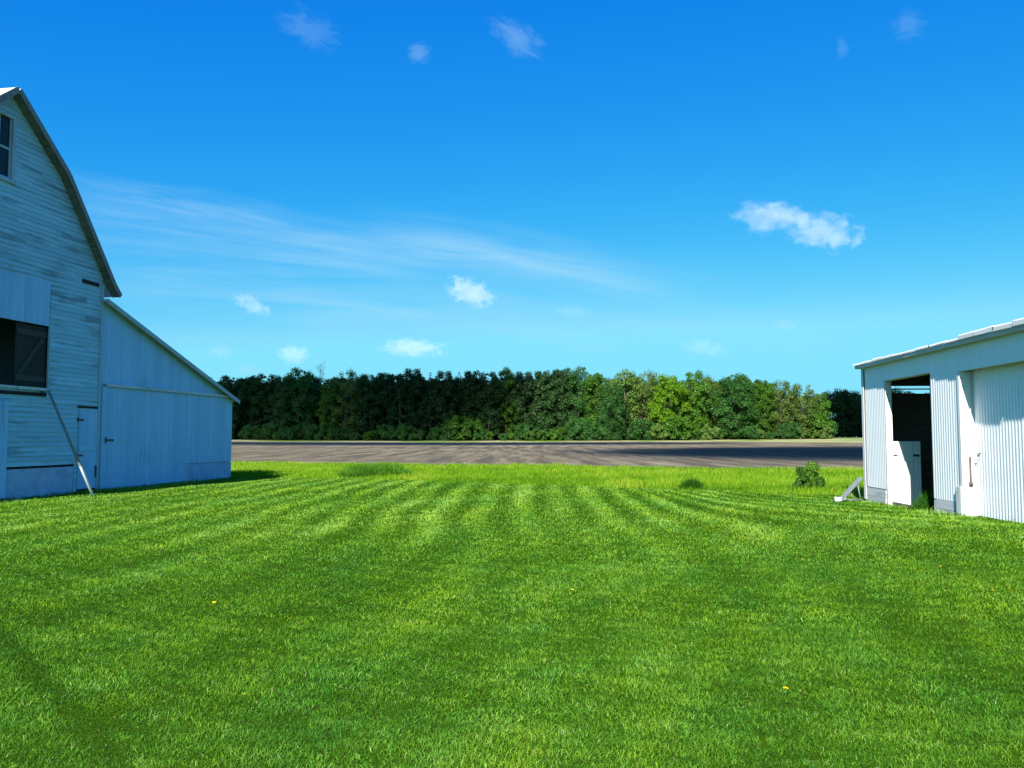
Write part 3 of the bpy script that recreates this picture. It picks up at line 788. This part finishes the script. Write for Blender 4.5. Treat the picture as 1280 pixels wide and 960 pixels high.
# gable window
wf = MB()
a, b, z0, z1 = OPEN[1]
for q in ((a - 0.10, a, z0 - 0.02, z1 + 0.1), (b, b + 0.10, z0 - 0.02, z1 + 0.1)): wf.box(q[0], q[1], 0.0, 0.06, q[2], q[3], 0.6)
wf.box(a, b, 0.0, 0.058, z1, z1 + 0.1, 0.5); wf.box(a - 0.13, b + 0.13, 0.0, 0.09, z0 - 0.09, z0 - 0.022, 0.5)
win = wf.build('window', W_trim, barn)
mu = MB(); zc = (z0 + z1) / 2; tc = (a + b) / 2
mu.box(a, b, -0.04, 0.005, zc - 0.03, zc + 0.03, 0.5); mu.box(tc - 0.015, tc + 0.015, -0.035, 0.0, z0, zc - 0.03, 0.5); mu.box(tc - 0.015, tc + 0.015, -0.035, 0.0, zc + 0.03, z1, 0.5)
mu.box(a, a + 0.05, -0.04, 0.003, z0, z1, 0.5); mu.box(b - 0.05, b, -0.04, 0.003, z0, z1, 0.5)
mu.build('sash', W_trim, win)
gl = MB(); gl.box(a + 0.05, b - 0.05, -0.03, -0.022, z0, z1); gl.build('pane', m_glass, win)
# small plank door
pd = MB(); x = 8.44
while x < 9.28:
    w = min(rb.uniform(0.13, 0.19), 9.28 - x); pd.box(x, x + w - 0.005, 0.002, 0.034 + rb.uniform(0, .006), 0.12, 2.50, rb.random()); x += w
pdo = pd.build('plank_door', W_vert, barn)
hg = MB()
for z in (2.18, 1.12): hg.box(9.08, 9.36, 0.046, 0.062, z - 0.025, z + 0.025); hg.tube([(9.33, 0.055, z - 0.07), (9.33, 0.055, z + 0.07)], 0.018, 8)
hg.build('strap_hinge', m_iron, pdo)
lt = MB(); lt.box(8.44, 8.50, 0.046, 0.066, 0.45, 0.80); lt.build('latch', m_iron, pdo)
db = MB(); db.box(8.47, 9.26, 0.043, 0.058, 1.26, 1.38, 0.8); db.build('door_batten', W_vert, pdo)
# foundation block and sliding door at the left edge
fd = MB(); fd.box(9.44, 12.08, -0.05, 0.022, -0.1, 0.80); fd.build('foundation', m_conc, barn)
sd = MB(); x = 12.14
while x < 16.1:
    w = min(rb.uniform(0.2, 0.28), 16.1 - x); sd.box(x, x + w - 0.006, 0.06, 0.095, 0.06, 2.62, rb.random()); x += w
sd.build('sliding_door', W_vert, barn)
# ---- lean-to
LH0, LH1 = 3.16, 5.88
def lean_h(tq): return LH0 + (LH1 - LH0) * tq / T0
lw = MB(); x = 0.0
while x < T0 - 0.05:
    w = min(rb.uniform(0.20, 0.30), T0 - 0.04 - x); y1 = 0.012 + rb.uniform(0, 0.007); x1 = x + w - 0.005
    lw.prism([(x, y1, 3.32), (x1, y1, 3.32), (x1, y1, lean_h(x1)), (x, y1, lean_h(x))], (0, -0.03, 0), rb.random())
    x += w
lw.prism([(0.01, -0.03, 0), (T0, -0.03, 0), (T0, -0.03, LH1), (0.01, -0.03, LH0)], (0, -0.08, 0))
lw.box(0.0, 0.10, -DEP, -0.12, 0, LH0); lw.prism([(0, -DEP, 0), (T0, -DEP, 0), (T0, -DEP, LH1), (0, -DEP, LH0)], (0, -0.1, 0))
lw.build('lean_to_wall', W_vert, barn)
ld_ = MB(); x = 0.02
while x < T0 - 0.12:
    w = min(rb.uniform(0.22, 0.30), T0 - 0.10 - x); y1 = 0.026 + rb.uniform(0, 0.008); zb_ = 0.69 if x + w < 3.5 else 0.05
    if x < 3.5 <= x + w: w = 3.5 - x; zb_ = 0.69
    ld_.box(x, x + w - 0.006, -0.02, y1, zb_ + rb.uniform(0, 0.02), 3.24, rb.random()); x += w
ldo = ld_.build('lean_to_boarding', W_vert, barn)
hb = MB()
for z in (1.57,): hb.box(7.62, 8.02, 0.036, 0.054, z - 0.03, z + 0.03); hb.tube([(8.03, 0.05, z - 0.09), (8.03, 0.05, z + 0.09)], 0.022, 8)
hb.build('hinge', m_iron, ldo)
tk = MB(); tk.box(0.42, 8.08, 0.010, 0.10, 3.25, 3.345); tk.build('door_track', W_grey, barn)
f2 = MB(); f2.box(0.0, 3.48, -0.05, 0.016, -0.1, 0.675); f2.build('lean_to_foundation', m_conc, barn)
lr = MB()
a, b = -0.20, T0 + 0.02
pa = Vector((a, 0.22, lean_h(a) + 0.02)); pb = Vector((b, 0.22, lean_h(b) + 0.02)); dd = (pb - pa).normalized(); nn = Vector((-dd.z, 0, dd.x)) * 0.07
lr.prism([tuple(pa), tuple(pb), tuple(pb + nn), tuple(pa + nn)], (0, -DEP - 0.4, 0))
lr.build('lean_to_roof', m_roofmetal, barn)
lk = MB()
lk.prism([tuple(pa + Vector((0, 0.002, 0)) - nn * 1.3), tuple(pb + Vector((0, 0.002, 0)) - nn * 1.3), tuple(pb + Vector((0, .002, 0)) + nn * 0.7), tuple(pa + Vector((0, .002, 0)) + nn * 0.7)], (0, 0.03, 0), 0.2)
lk.build('lean_to_rake_board', W_trim, barn)

# pole from the hay door sill to the lawn, sunlit foot painted in
px_, py_ = wor_of(10.78, 0.17, B0, BA)
bx_, by_ = -11.86, 23.95
zt, zb = 2.98, float(terrain(bx_, by_)) - 0.02
pm = MB(); vtop = Vector((px_ - bx_, py_ - by_, zt - zb))
pm.tube([(0, 0, 0), tuple(vtop * 0.5 + Vector((0.01, 0, -0.015))), tuple(vtop)], [0.042, 0.040, 0.036], 10)
m_pole, nt, out = new_mat('pole_wood_sunlit_foot'); t = NT(nt); c_o = t.coord('Object')
sz = t.n('ShaderNodeSeparateXYZ'); t.put(sz.inputs[0], c_o)
edge = t.mapr(t.math('ADD', sz.outputs[2], t.math('MULTIPLY', t.noise(c_o, 14.0, 4.0), 0.12)), 0.90, 0.93)
gr = t.noise(t.mapping(c_o, (30, 30, 3)), 1.0, 4.0)
cc = t.mix(edge, (0.80, 0.79, 0.76), t.mix(gr, (0.16, 0.15, 0.13), (0.34, 0.32, 0.29)))
nt.links.new(t.principled(cc, 0.7, 0.2, 0, t.bump(gr, 0.3, 0.005)), out.inputs[0])
po = pm.build('wooden_pole', m_pole, None, True)
po.location = (bx_, by_, zb); tag(po, 'long thin pole with sunlight painted on its foot, leaning from the barn hay door sill', 'pole')

# ------------------------------------------------------------------ SHED (local x = along the wall towards the camera, y = into the shed)
m_white = sheet_metal('white_corrugated', (0.87, 0.88, 0.87), 0.25, 0.42)
m_white2 = sheet_metal('white_door_metal', (0.86, 0.88, 0.88), 0.15, 0.42)
m_eave = sheet_metal('eave_metal', (0.50, 0.52, 0.53), 0.3, 0.45)
m_sroof = sheet_metal('shed_roof_metal', (0.74, 0.74, 0.72), 0.4, 0.4)
W_post = wood_paint('white_post', (0.74, 0.74, 0.71), (0.33, 0.27, 0.20), 0.42, 2, 0.15)
W_panel = wood_paint('white_panel', (0.74, 0.75, 0.75), (0.3, 0.28, 0.25), 0.15, 2, 0.1)
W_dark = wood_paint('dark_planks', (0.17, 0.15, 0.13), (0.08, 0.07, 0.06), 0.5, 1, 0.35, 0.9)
shed = thing('metal_shed', 'long white corrugated metal shed with an open doorway and a sliding door', 'shed', (S0[0], S0[1], 0), -(math.pi / 2 + SA))
SL, SDP = 13.2, 9.0
def corrug(mb, x0, x1, y, z0, z1, amp=0.0038, per=0.108, top=None, bottom_jit=0.0):
    n = int((x1 - x0) / per * 8); i0 = len(mb.v)
    for k in range(n + 1):
        x = x0 + (x1 - x0) * k / n; yy = y - amp * math.cos(2 * math.pi * x / per)
        mb.v.append((x, yy, z0)); mb.v.append((x, yy, z1))
    for k in range(n):
        a = i0 + 2 * k; mb.f.append((a, a + 2, a + 3, a + 1)); mb.b.append(0.5)
cw = MB()
corrug(cw, 0.14, 1.50, 0, 0.42, 3.47); corrug(cw, 1.50, 4.06, 0, 3.01, 3.47); corrug(cw, 4.06, 5.40, 0, 0.40, 3.47)
corrug(cw, 5.40, 9.1, 0, 2.93, 3.47); corrug(cw, 9.1, SL - 0.02, 0, 0.42, 3.47)
cw.build('corrugated_siding', m_white, shed, True)
# posts, jambs, header linings
pj = MB()
pj.box(1.42, 1.515, 0.012, 0.16, 0.0, 3.0, 0.35); pj.build('door_jamb', W_post, shed, bevel=0.006)
pj = MB(); pj.box(4.045, 4.14, 0.012, 0.16, 0.0, 3.0, 0.6); pj.build('door_jamb', W_post, shed, bevel=0.006)
pj = MB(); pj.box(5.31, 5.415, -0.022, 0.245, 0.02, 2.93, 0.35); pst = pj.build('door_post', W_post, shed, bevel=0.008)
pj = MB(); pj.box(9.0, 9.1, 0.012, 0.245, 0.02, 2.93, 0.6); pj.build('door_post', W_post, shed, bevel=0.008)
pl = MB(); pl.box(5.20, 5.40, -0.052, -0.024, 0.05, 0.70, 0.9); pl.build('patch_board', W_post, pst)
sb = MB(); sb.box(5.418, 5.43, 0.11, 0.15, 0.80, 1.28); sb.tube([(5.43, 0.13, 0.80), (5.47, 0.12, 0.74)], 0.035, 8); sb.build('rusty_bracket', plain('rusty_iron', (0.10, 0.085, 0.075), 0.85, 0.2, 0, 0.4, 15.0), pst)
hl = MB(); hl.box(1.515, 4.045, 0.012, 0.16, 3.0, 3.09, 0.3); hl.box(5.415, 9.0, 0.012, 0.10, 2.935, 3.02, 0.4); hl.build('door_header', W_post, shed)
cr = MB(); cr.box(-0.02, 0.13, -0.024, -0.010, 0.10, 3.42, 0.3); cr.box(-0.022, -0.008, -0.010, 0.14, 0.10, 3.42, 0.5); cr.build('corner_trim', W_post, shed)
ds = MB(); ds.box(0.135, 0.165, -0.014, -0.006, 0.42, 3.38); ds.build('siding_joint', m_iron, shed)
for (a, b) in ((0.0, 1.40), (4.15, 5.20), (9.1, SL)):
    sk = MB()
    sk.box(a + 0.01, b, 0.0, 0.045, 0.21, 0.40, rb.random()); sk.box(a, b, -0.006, 0.04, -0.10, 0.20, rb.random())
    sk.build('skirt_board', W_grey, shed)
# sliding door, recessed
dr = MB(); corrug(dr, 5.43, 8.98, 0.235, 0.17, 3.05, 0.0042, 0.108); dro = dr.build('sliding_door', m_white2, shed, True)
dl = MB(); dl.tube([(5.62, 0.215, 1.30), (5.62, 0.17, 1.30), (5.72, 0.17, 1.33)], 0.010, 6); dl.tube([(5.70, 0.21, 1.36), (5.66, 0.16, 1.34)], 0.010, 6); dl.build('handle', m_iron, dro)
de = MB(); de.box(5.418, 5.432, 0.19, 0.26, 0.16, 3.05); de.build('door_edge', m_eave, dro)
# eave beam and roof
ev = MB(); ev.box(-0.10, SL + 0.1, -0.150, -0.028, 3.415, 3.506); ev.build('eave_fascia', m_eave, shed, bevel=0.008)
rr_ = MB(); rs = random.Random(8); x = -0.14; kk = 0
while x < SL + 0.12:
    w = min(0.66, SL + 0.13 - x); lift = rs.uniform(0.0, 0.022); out_ = -0.165 - rs.uniform(0, 0.03); tilt = rs.uniform(-0.012, 0.012)
    if 5.7 < x < 7.9: lift += 0.035; out_ -= 0.02
    n = int(w / 0.068 * 6); i0 = len(rr_.v)
    for k in range(n + 1):
        xx = x + w * k / n; c_ = 0.010 * math.cos(2 * math.pi * xx / 0.068) + tilt * (k / n)
        for (yy, zz) in ((out_, 3.492 + c_), (out_, 3.522 + lift + c_), (4.5, 4.30 + c_)):
            rr_.v.append((xx, yy, zz))
    for k in range(n):
        a = i0 + 3 * k
        rr_.f.append((a, a + 3, a + 4, a + 1)); rr_.f.append((a + 1, a + 4, a + 5, a + 2)); rr_.b += [0.5, 0.5]
    x += w
rr_.box(-0.14, SL + 0.12, 4.5, 4.52, 4.20, 4.28)
rr_.poly([(-0.14, 4.51, 4.30), (SL + .12, 4.51, 4.30), (SL + .12, 9.15, 3.5), (-0.14, 9.15, 3.5)])
rr_.poly([(-0.13, -0.10, 3.503), (-0.13, 4.5, 4.25), (SL + .1, 4.5, 4.25), (SL + .1, -0.10, 3.503)])
rr_.build('roof', m_sroof, shed)
# end wall with planks (two gaps near the top), back wall, near end wall, earth floor
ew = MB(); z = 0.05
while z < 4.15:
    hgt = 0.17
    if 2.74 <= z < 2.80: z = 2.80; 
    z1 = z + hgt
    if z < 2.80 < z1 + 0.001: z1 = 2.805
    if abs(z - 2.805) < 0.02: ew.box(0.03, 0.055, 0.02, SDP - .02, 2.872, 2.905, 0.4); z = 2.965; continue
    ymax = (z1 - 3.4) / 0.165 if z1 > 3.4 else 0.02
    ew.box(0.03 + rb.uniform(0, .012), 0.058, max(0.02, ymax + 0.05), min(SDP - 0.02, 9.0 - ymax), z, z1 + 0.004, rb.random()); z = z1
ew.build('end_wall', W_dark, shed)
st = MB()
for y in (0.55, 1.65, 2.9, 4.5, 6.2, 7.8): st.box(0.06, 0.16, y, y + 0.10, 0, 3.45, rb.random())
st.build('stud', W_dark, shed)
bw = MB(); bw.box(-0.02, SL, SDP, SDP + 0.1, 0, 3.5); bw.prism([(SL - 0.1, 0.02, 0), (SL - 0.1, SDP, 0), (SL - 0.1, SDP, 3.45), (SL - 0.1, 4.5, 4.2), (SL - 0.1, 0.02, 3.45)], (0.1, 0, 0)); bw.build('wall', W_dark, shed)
fl = MB(); fl.box(0.05, SL - 0.1, 0.2, SDP - 0.05, -0.2, 0.06); fl.build('earth_floor', m_dirt, shed)
# white half door folded inwards with a narrow leaf beside it
hd1 = MB(); hd1.box(1.36, 1.40, 0.165, 0.66, 0.02, 1.56, 0.3); hdo = hd1.build('half_door', W_panel, shed)
hd2 = MB(); hd2.box(1.37, 1.41, 0.675, 0.83, 0.10, 1.56, 0.7); hd2.build('door_leaf', W_panel, hdo)
hh_ = MB(); hh_.box(1.402, 1.415, 0.20, 0.30, 1.22, 1.25); hh_.box(1.412, 1.425, 0.66, 0.80, 1.20, 1.25); hh_.build('hinge', m_iron, hdo)
th = MB(); th.box(1.52, 4.04, 0.10, 0.18, 0.0, 0.13, 0.3); th.build('threshold', W_dark, shed)

# bent metal downspout piece leaning on the shed corner
m_galv = plain('galvanised_metal', (0.13, 0.16, 0.18), 0.5, 0.5, 0.2, 0.2, 9.0)
sx, sy = wor_of(0.10, -0.60, S0, SA)
spout = thing('metal_chute', 'bent grey metal chute leaning on the far corner of the metal shed', 'chute', (sx, sy, float(terrain(sx, sy))), -SA)
ch = MB()
A_, B_ = Vector((-0.02, 0.0, 0.05)), Vector((0.52, 0.10, 0.60)); d = (B_ - A_).normalized(); sd_ = Vector((0, 1, 0)); up = sd_.cross(d) * -1
for s in (-1, 1):
    o0 = sd_ * 0.07 * s
    ch.prism([tuple(A_ + o0), tuple(B_ + o0), tuple(B_ + o0 + up * 0.07), tuple(A_ + o0 + up * 0.07)], tuple(sd_ * 0.006 * s))
ch.prism([tuple(A_ - sd_ * 0.07), tuple(A_ + sd_ * 0.07), tuple(B_ + sd_ * 0.07), tuple(B_ - sd_ * 0.07)], tuple(up * -0.006))
ch.build('trough', m_galv, spout)
el_ = MB(); el_.tube([(-0.20, -0.02, 0.075), (-0.10, -0.01, 0.065), (0.0, 0, 0.08), (0.06, 0.01, 0.12)], [0.065, 0.062, 0.055, 0.05], 12); el_.build('elbow', plain('white_enamel', (0.78, 0.79, 0.78), 0.4, 0.4, 0, 0.1, 9.0), spout, True)
lg = MB(); lg.tube([(0.40, 0.05, 0.46), (0.46, 0.02, 0.0)], 0.018, 8); lg.tube([(0.22, 0.05, 0.26), (0.30, 0.03, 0.0)], 0.016, 8); lg.tube([(0.05, 0.03, 0.06), (0.45, 0.03, 0.05)], 0.014, 8); lg.build('leg', m_galv, spout, True)

# ------------------------------------------------------------------ clouds (volumes, far away)
def cloud_mat(name, dens, seed, nscale, cut, homogeneous=False, soft=0.25):
    m, nt, out = new_mat(name); t = NT(nt)
    vol = t.n('ShaderNodeVolumePrincipled')
    vol.inputs['Color'].default_value = (0.99, 0.99, 0.99, 1); vol.inputs['Anisotropy'].default_value = 0.0
    if homogeneous: vol.inputs['Density'].default_value = dens
    else:
        co = t.coord('Object')
        ln = t.n('ShaderNodeVectorMath', operation='LENGTH'); t.put(ln.inputs[0], co)
        n1 = t.noise(t.mapping(co, (nscale[0], nscale[1], nscale[2]), (seed, seed * 0.7, seed * 1.3)), 1.0, 6.0, 0.62, 0.3)
        val = t.math('SUBTRACT', t.math('ADD', t.math('SUBTRACT', 1.0, ln.outputs['Value']), t.math('MULTIPLY', n1, 2.6)), cut + 0.50)
        t.put(vol.inputs['Density'], t.math('MULTIPLY', t.mapr(val, 0.0, soft, 0.0, 1.0), dens))
    nt.links.new(vol.outputs[0], out.inputs['Volume'])
    return m
def ico(name, mat, sub=3):
    import bmesh
    bm = bmesh.new(); bmesh.ops.create_icosphere(bm, subdivisions=sub, radius=1.0)
    me = bpy.data.meshes.new(name); bm.to_mesh(me); bm.free(); me.materials.append(mat)
    o = bpy.data.objects.new(name, me); C.objects.link(o); return o
CD = 2400.0
PITCH = math.atan(67 / 1050.0)
def ray(px, py):
    x = (px - 640) / 1050.0; v = (480 - py) / 1050.0
    return Vector((x, math.cos(PITCH) - v * math.sin(PITCH), math.sin(PITCH) + v * math.cos(PITCH)))
clouds = [  # px, py, width px, height px, tilt deg, density, cut, label
 (1030, 290, 104, 48, -8, 0.020, 1.06, 'largest white wispy cloud, high above the metal shed'),
 (588, 365, 66, 34, -20, 0.030, 0.98, 'bright puffy cloud above the middle of the woods'),
 (367, 443, 42, 24, -8, 0.030, 0.98, 'small white cloud just above the left end of the woods'),
 (516, 435, 88, 24, -3, 0.026, 1.00, 'long flat white cloud just above the woods left of the middle'),
 (315, 381, 56, 22, -24, 0.024, 1.02, 'small slanting white cloud right of the lean to roof'),
 (276, 439, 36, 18, -8, 0.010, 1.02, 'faint little cloud low beside the lean to roof'),
 (880, 434, 70, 22, -10, 0.010, 1.02, 'faint flat cloud low over the right half of the woods'),
 (980, 406, 34, 14, -8, 0.009, 1.00, 'tiny faint cloud below the largest cloud'),
 (715, 390, 56, 16, -6, 0.007, 1.00, 'thin faint cloud right of the bright puffy one'),
]
for i, (px, py, w, h, tl, dens, cut, lab) in enumerate(clouds):
    d = CD
    rx, rz_ = w / 2 / 1050 * d, h / 2 / 1050 * d
    asp = rx / rz_
    o = ico('cloud', cloud_mat('cloud_vapour', dens * 0.22, 3.1 * i + 1, (1.9 * asp ** 0.7, 2.0, 1.9), cut))
    o.location = Vector((0, 0, EYE)) + ray(px, py) * d
    o.scale = (rx * 1.12, (rx * rz_) ** 0.5, rz_ * 1.2)
    o.rotation_euler = (0, R(-tl), 0)
    tag(o, lab, 'cloud', 'small fair weather clouds')
    if i == 0:
        bpy.context.view_layer.update()
        for (qx, qy, qw, qh, qt, qd, qc) in ((955, 272, 84, 38, -4, 0.012, 1.08), (985, 269, 70, 26, -18, 0.014, 1.04)):
            c2 = ico('cloud_wisp', cloud_mat('wisp_vapour', qd * 0.34, qx * 0.37, (2.2, 1.6, 1.6), qc))
            c2.parent = o
            ax, az = qw / 2 / 1050 * d, qh / 2 / 1050 * d
            c2.matrix_world = Matrix.LocRotScale(Vector((0, 0, EYE)) + ray(qx, qy) * d, Matrix.Rotation(R(-qt), 3, 'Y'), Vector((ax * 1.25, (ax * az) ** 0.5, az * 1.35)))

# two clouds overhead behind the camera; they shade the left half of the woods and the right part of the field
def shading_cloud(tx, ty, sx_, sy_, alt, seed, lab):
    import bmesh
    Ld = Vector((math.sin(SUN_AZ) * math.cos(SUN_EL), math.cos(SUN_AZ) * math.cos(SUN_EL), -math.sin(SUN_EL)))
    c0 = Vector((tx, ty, 0)) - Ld * (alt / math.sin(SUN_EL))
    r = np.random.default_rng(seed)
    bm = bmesh.new(); bmesh.ops.create_icosphere(bm, subdivisions=5, radius=1.0)
    P = np.array([v.co[:] for v in bm.verts]); f = 1 + 0.16 * vnoise(P[:, 0] + P[:, 2], P[:, 1] - P[:, 2] * 0.5, 1.3, 6, seed) + 0.05 * vnoise(P[:, 0], P[:, 1] + P[:, 2], 0.35, 6, seed + 1)
    for v, k in zip(bm.verts, f): v.co *= float(k)
    me = bpy.data.meshes.new('cloud'); bm.to_mesh(me); bm.free()
    me.materials.append(M_shade)
    o = bpy.data.objects.new('cloud', me); C.objects.link(o)
    o.location = c0; o.scale = (sx_, sy_, 16.0)
    tag(o, lab, 'cloud', 'clouds overhead behind the camera')
M_shade = cloud_mat('dense_cloud_vapour', 0.085, 0, (1, 1, 1), 0, homogeneous=True)
shading_cloud(-40, 277, 70, 40, 620.0, 2, 'cloud overhead whose shadow darkens the left half of the far woods')
shading_cloud(-22, 180, 74, 20, 620.0, 6, 'long cloud overhead whose shadow makes the thin dark strip at the back of the field')
shading_cloud(168, 408, 50, 44, 620.0, 8, 'cloud overhead whose shadow darkens the distant treeline beside the shed')
shading_cloud(52, 92, 46, 33, 620.0, 4, 'cloud overhead whose shadow darkens the right part of the ploughed field')

# ------------------------------------------------------------------ light, sky, camera
w = bpy.data.worlds.new('World'); scene.world = w; w.use_nodes = True
nt = w.node_tree; nt.nodes.clear(); t = NT(nt)
wo = nt.nodes.new('ShaderNodeOutputWorld'); bg = nt.nodes.new('ShaderNodeBackground')
sky = nt.nodes.new('ShaderNodeTexSky'); sky.sky_type = 'NISHITA'; sky.sun_disc = False
sky.sun_elevation = SUN_EL; sky.sun_rotation = math.pi + SUN_AZ
sky.air_density = 1.0; sky.dust_density = 0.4; sky.ozone_density = 2.5
# the camera's vivid rendering of a clear sky: one gain and one power per channel over the whole dome
scol = nt.nodes.new('ShaderNodeSeparateColor'); nt.links.new(sky.outputs[0], scol.inputs[0])
ccol = nt.nodes.new('ShaderNodeCombineColor')
KS = 0.255
for i, (gain, powr) in enumerate(((0.0041, 2.86), (0.115, 1.02), (0.597, 0.25))):
    top = (0.24, 0.78, 1.02)[i] / KS
    nt.links.new(t.math('MINIMUM', t.math('MULTIPLY', t.math('POWER', scol.outputs[i], powr), gain / KS), top), ccol.inputs[i])
dirv = t.coord('Generated')
sp = t.n('ShaderNodeSeparateXYZ'); t.put(sp.inputs[0], dirv)
yy = t.math('MAXIMUM', sp.outputs[1], 0.05)
GX = t.math('DIVIDE', sp.outputs[0], yy); GZ = t.math('DIVIDE', sp.outputs[2], yy)
cmb = t.n('ShaderNodeCombineXYZ'); t.put(cmb.inputs[0], GX); t.put(cmb.inputs[1], GZ)
G = cmb.outputs[0]
def band(x0, z0, x1, z1, width, fade0, fade1):
    """soft streak from (x0,z0) to (x1,z1) in direction space"""
    ang = math.atan2(z1 - z0, x1 - x0); L = math.hypot(x1 - x0, z1 - z0); ca, sa = math.cos(ang), math.sin(ang)
    u = t.math('ADD', t.math('MULTIPLY', t.math('SUBTRACT', GX, x0), ca), t.math('MULTIPLY', t.math('SUBTRACT', GZ, z0), sa))
    v_ = t.math('ADD', t.math('MULTIPLY', t.math('SUBTRACT', GX, x0), -sa), t.math('MULTIPLY', t.math('SUBTRACT', GZ, z0), ca))
    c2 = t.n('ShaderNodeCombineXYZ'); t.put(c2.inputs[0], u); t.put(c2.inputs[1], v_)
    wv = t.math('ADD', v_, t.math('MULTIPLY', t.math('SUBTRACT', t.noise(t.mapping(c2.outputs[0], (5, 12, 1)), 1.0, 2.0), 0.5), width * 1.6))
    prof = t.math('SUBTRACT', 1.0, t.math('DIVIDE', t.math('ABSOLUTE', wv), width), clamp=True)
    ends = t.math('MULTIPLY', t.mapr(u, -fade0, fade0, 0, 1, True), t.mapr(u, L + fade1, L - fade1, 0, 1, True))
    tex = t.noise(t.mapping(c2.outputs[0], (4.0, 55, 1), (x0 * 7, z0 * 9, 0)), 1.0, 5.0, 0.6, 0.4)
    return t.math('MULTIPLY', t.math('MULTIPLY', prof, ends), t.mapr(tex, 0.32, 0.72, 0.0, 1.0))
def g(px, py): return ((px - 640) / 1050.0, (547 - py) / 1050.0)
def bandpx(a, b, wpx, f0=0.08, f1=0.12): return band(*g(*a), *g(*b), wpx / 1050.0, f0, f1)
tot = None
for a, b, wpx, amt in tuple((a_, b_, w_, k_ * 0.78) for a_, b_, w_, k_ in (((90, 232), (790, 352), 26, 0.62), ((60, 268), (560, 332), 34, 0.50), ((480, 290), (860, 352), 40, 0.40), ((120, 352), (720, 402), 34, 0.42), ((380, 372), (1040, 420), 30, 0.30), ((60, 320), (700, 345), 40, 0.22))):
    q = t.math('MULTIPLY', bandpx(a, b, wpx), amt)
    tot = q if tot is None else t.math('ADD', tot, q)
# torn wisps near the top of the sky
def wisp(cx, cy, rx, ry, tilt, amt, sd):
    x0, z0 = g(cx, cy); ca, sa = math.cos(tilt), math.sin(tilt)
    u = t.math('ADD', t.math('MULTIPLY', t.math('SUBTRACT', GX, x0), ca), t.math('MULTIPLY', t.math('SUBTRACT', GZ, z0), sa))
    v_ = t.math('ADD', t.math('MULTIPLY', t.math('SUBTRACT', GX, x0), -sa), t.math('MULTIPLY', t.math('SUBTRACT', GZ, z0), ca))
    c2 = t.n('ShaderNodeCombineXYZ'); t.put(c2.inputs[0], u); t.put(c2.inputs[1], v_); t.put(c2.inputs[2], sd)
    uu = t.math('DIVIDE', u, rx / 1050.0); vv = t.math('DIVIDE', v_, ry / 1050.0)
    rr = t.math('SQRT', t.math('ADD', t.math('MULTIPLY', uu, uu), t.math('MULTIPLY', vv, vv)))
    tex = t.noise(t.mapping(c2.outputs[0], (30, 60, 1)), 1.0, 6.0, 0.68, 1.2)
    return t.math('MULTIPLY', t.mapr(t.math('ADD', t.math('SUBTRACT', 1.0, rr), t.math('MULTIPLY', tex, 1.6)), 0.95, 1.7, 0.0, 1.0, True), amt)
for q in ((645, 34, 58, 26, -0.6, 0.30, 1.0), (520, 54, 22, 20, 0.3, 0.26, 3.0), (378, 22, 62, 30, -0.5, 0.16, 5.0), (1152, 16, 34, 30, 0.4, 0.15, 7.0), (1064, 48, 12, 20, 0, 0.12, 9.0), (740, 435, 50, 8, 0, 0.12, 11.0), (310, 462, 30, 10, 0, 0.3, 13.0)):
    tot = t.math('ADD', tot, t.math('MULTIPLY', wisp(*q), 0.75))
tot = t.math('MULTIPLY', tot, t.mapr(sp.outputs[1], 0.05, 0.3), clamp=True)
CIRRUS = (1.9, 3.1, 3.9)
colr = t.mix(tot, ccol.outputs[0], CIRRUS)
nt.links.new(colr, bg.inputs['Color']); bg.inputs['Strength'].default_value = 0.10
nt.links.new(bg.outputs[0], wo.inputs[0])

sl = bpy.data.lights.new('sun', 'SUN'); sl.energy = 4.6; sl.angle = R(0.53); sl.color = (1.0, 0.955, 0.88)
so = bpy.data.objects.new('sun', sl); C.objects.link(so)
L = Vector((math.sin(SUN_AZ) * math.cos(SUN_EL), math.cos(SUN_AZ) * math.cos(SUN_EL), -math.sin(SUN_EL)))
so.rotation_euler = L.to_track_quat('-Z', 'Y').to_euler(); so.location = (-10, -30, 40)

cam = bpy.data.cameras.new('camera'); co = bpy.data.objects.new('camera', cam); C.objects.link(co)
cam.sensor_width = 36.0; cam.lens = 1050.0 / 1280.0 * 36.0; cam.clip_start = 0.05; cam.clip_end = 20000
co.location = (0, 0, EYE); co.rotation_euler = (math.pi / 2 + PITCH, 0, 0)
scene.camera = co

vs = scene.view_settings
vs.view_transform = 'Standard'; vs.look = 'None'; vs.exposure = 1.35; vs.gamma = 1.0; vs.use_curve_mapping = False
cy = scene.cycles
cy.max_bounces = 6; cy.diffuse_bounces = 3; cy.glossy_bounces = 2; cy.transmission_bounces = 4; cy.transparent_max_bounces = 6; cy.volume_bounces = 2
cy.use_denoising = True
scene.render.film_transparent = False
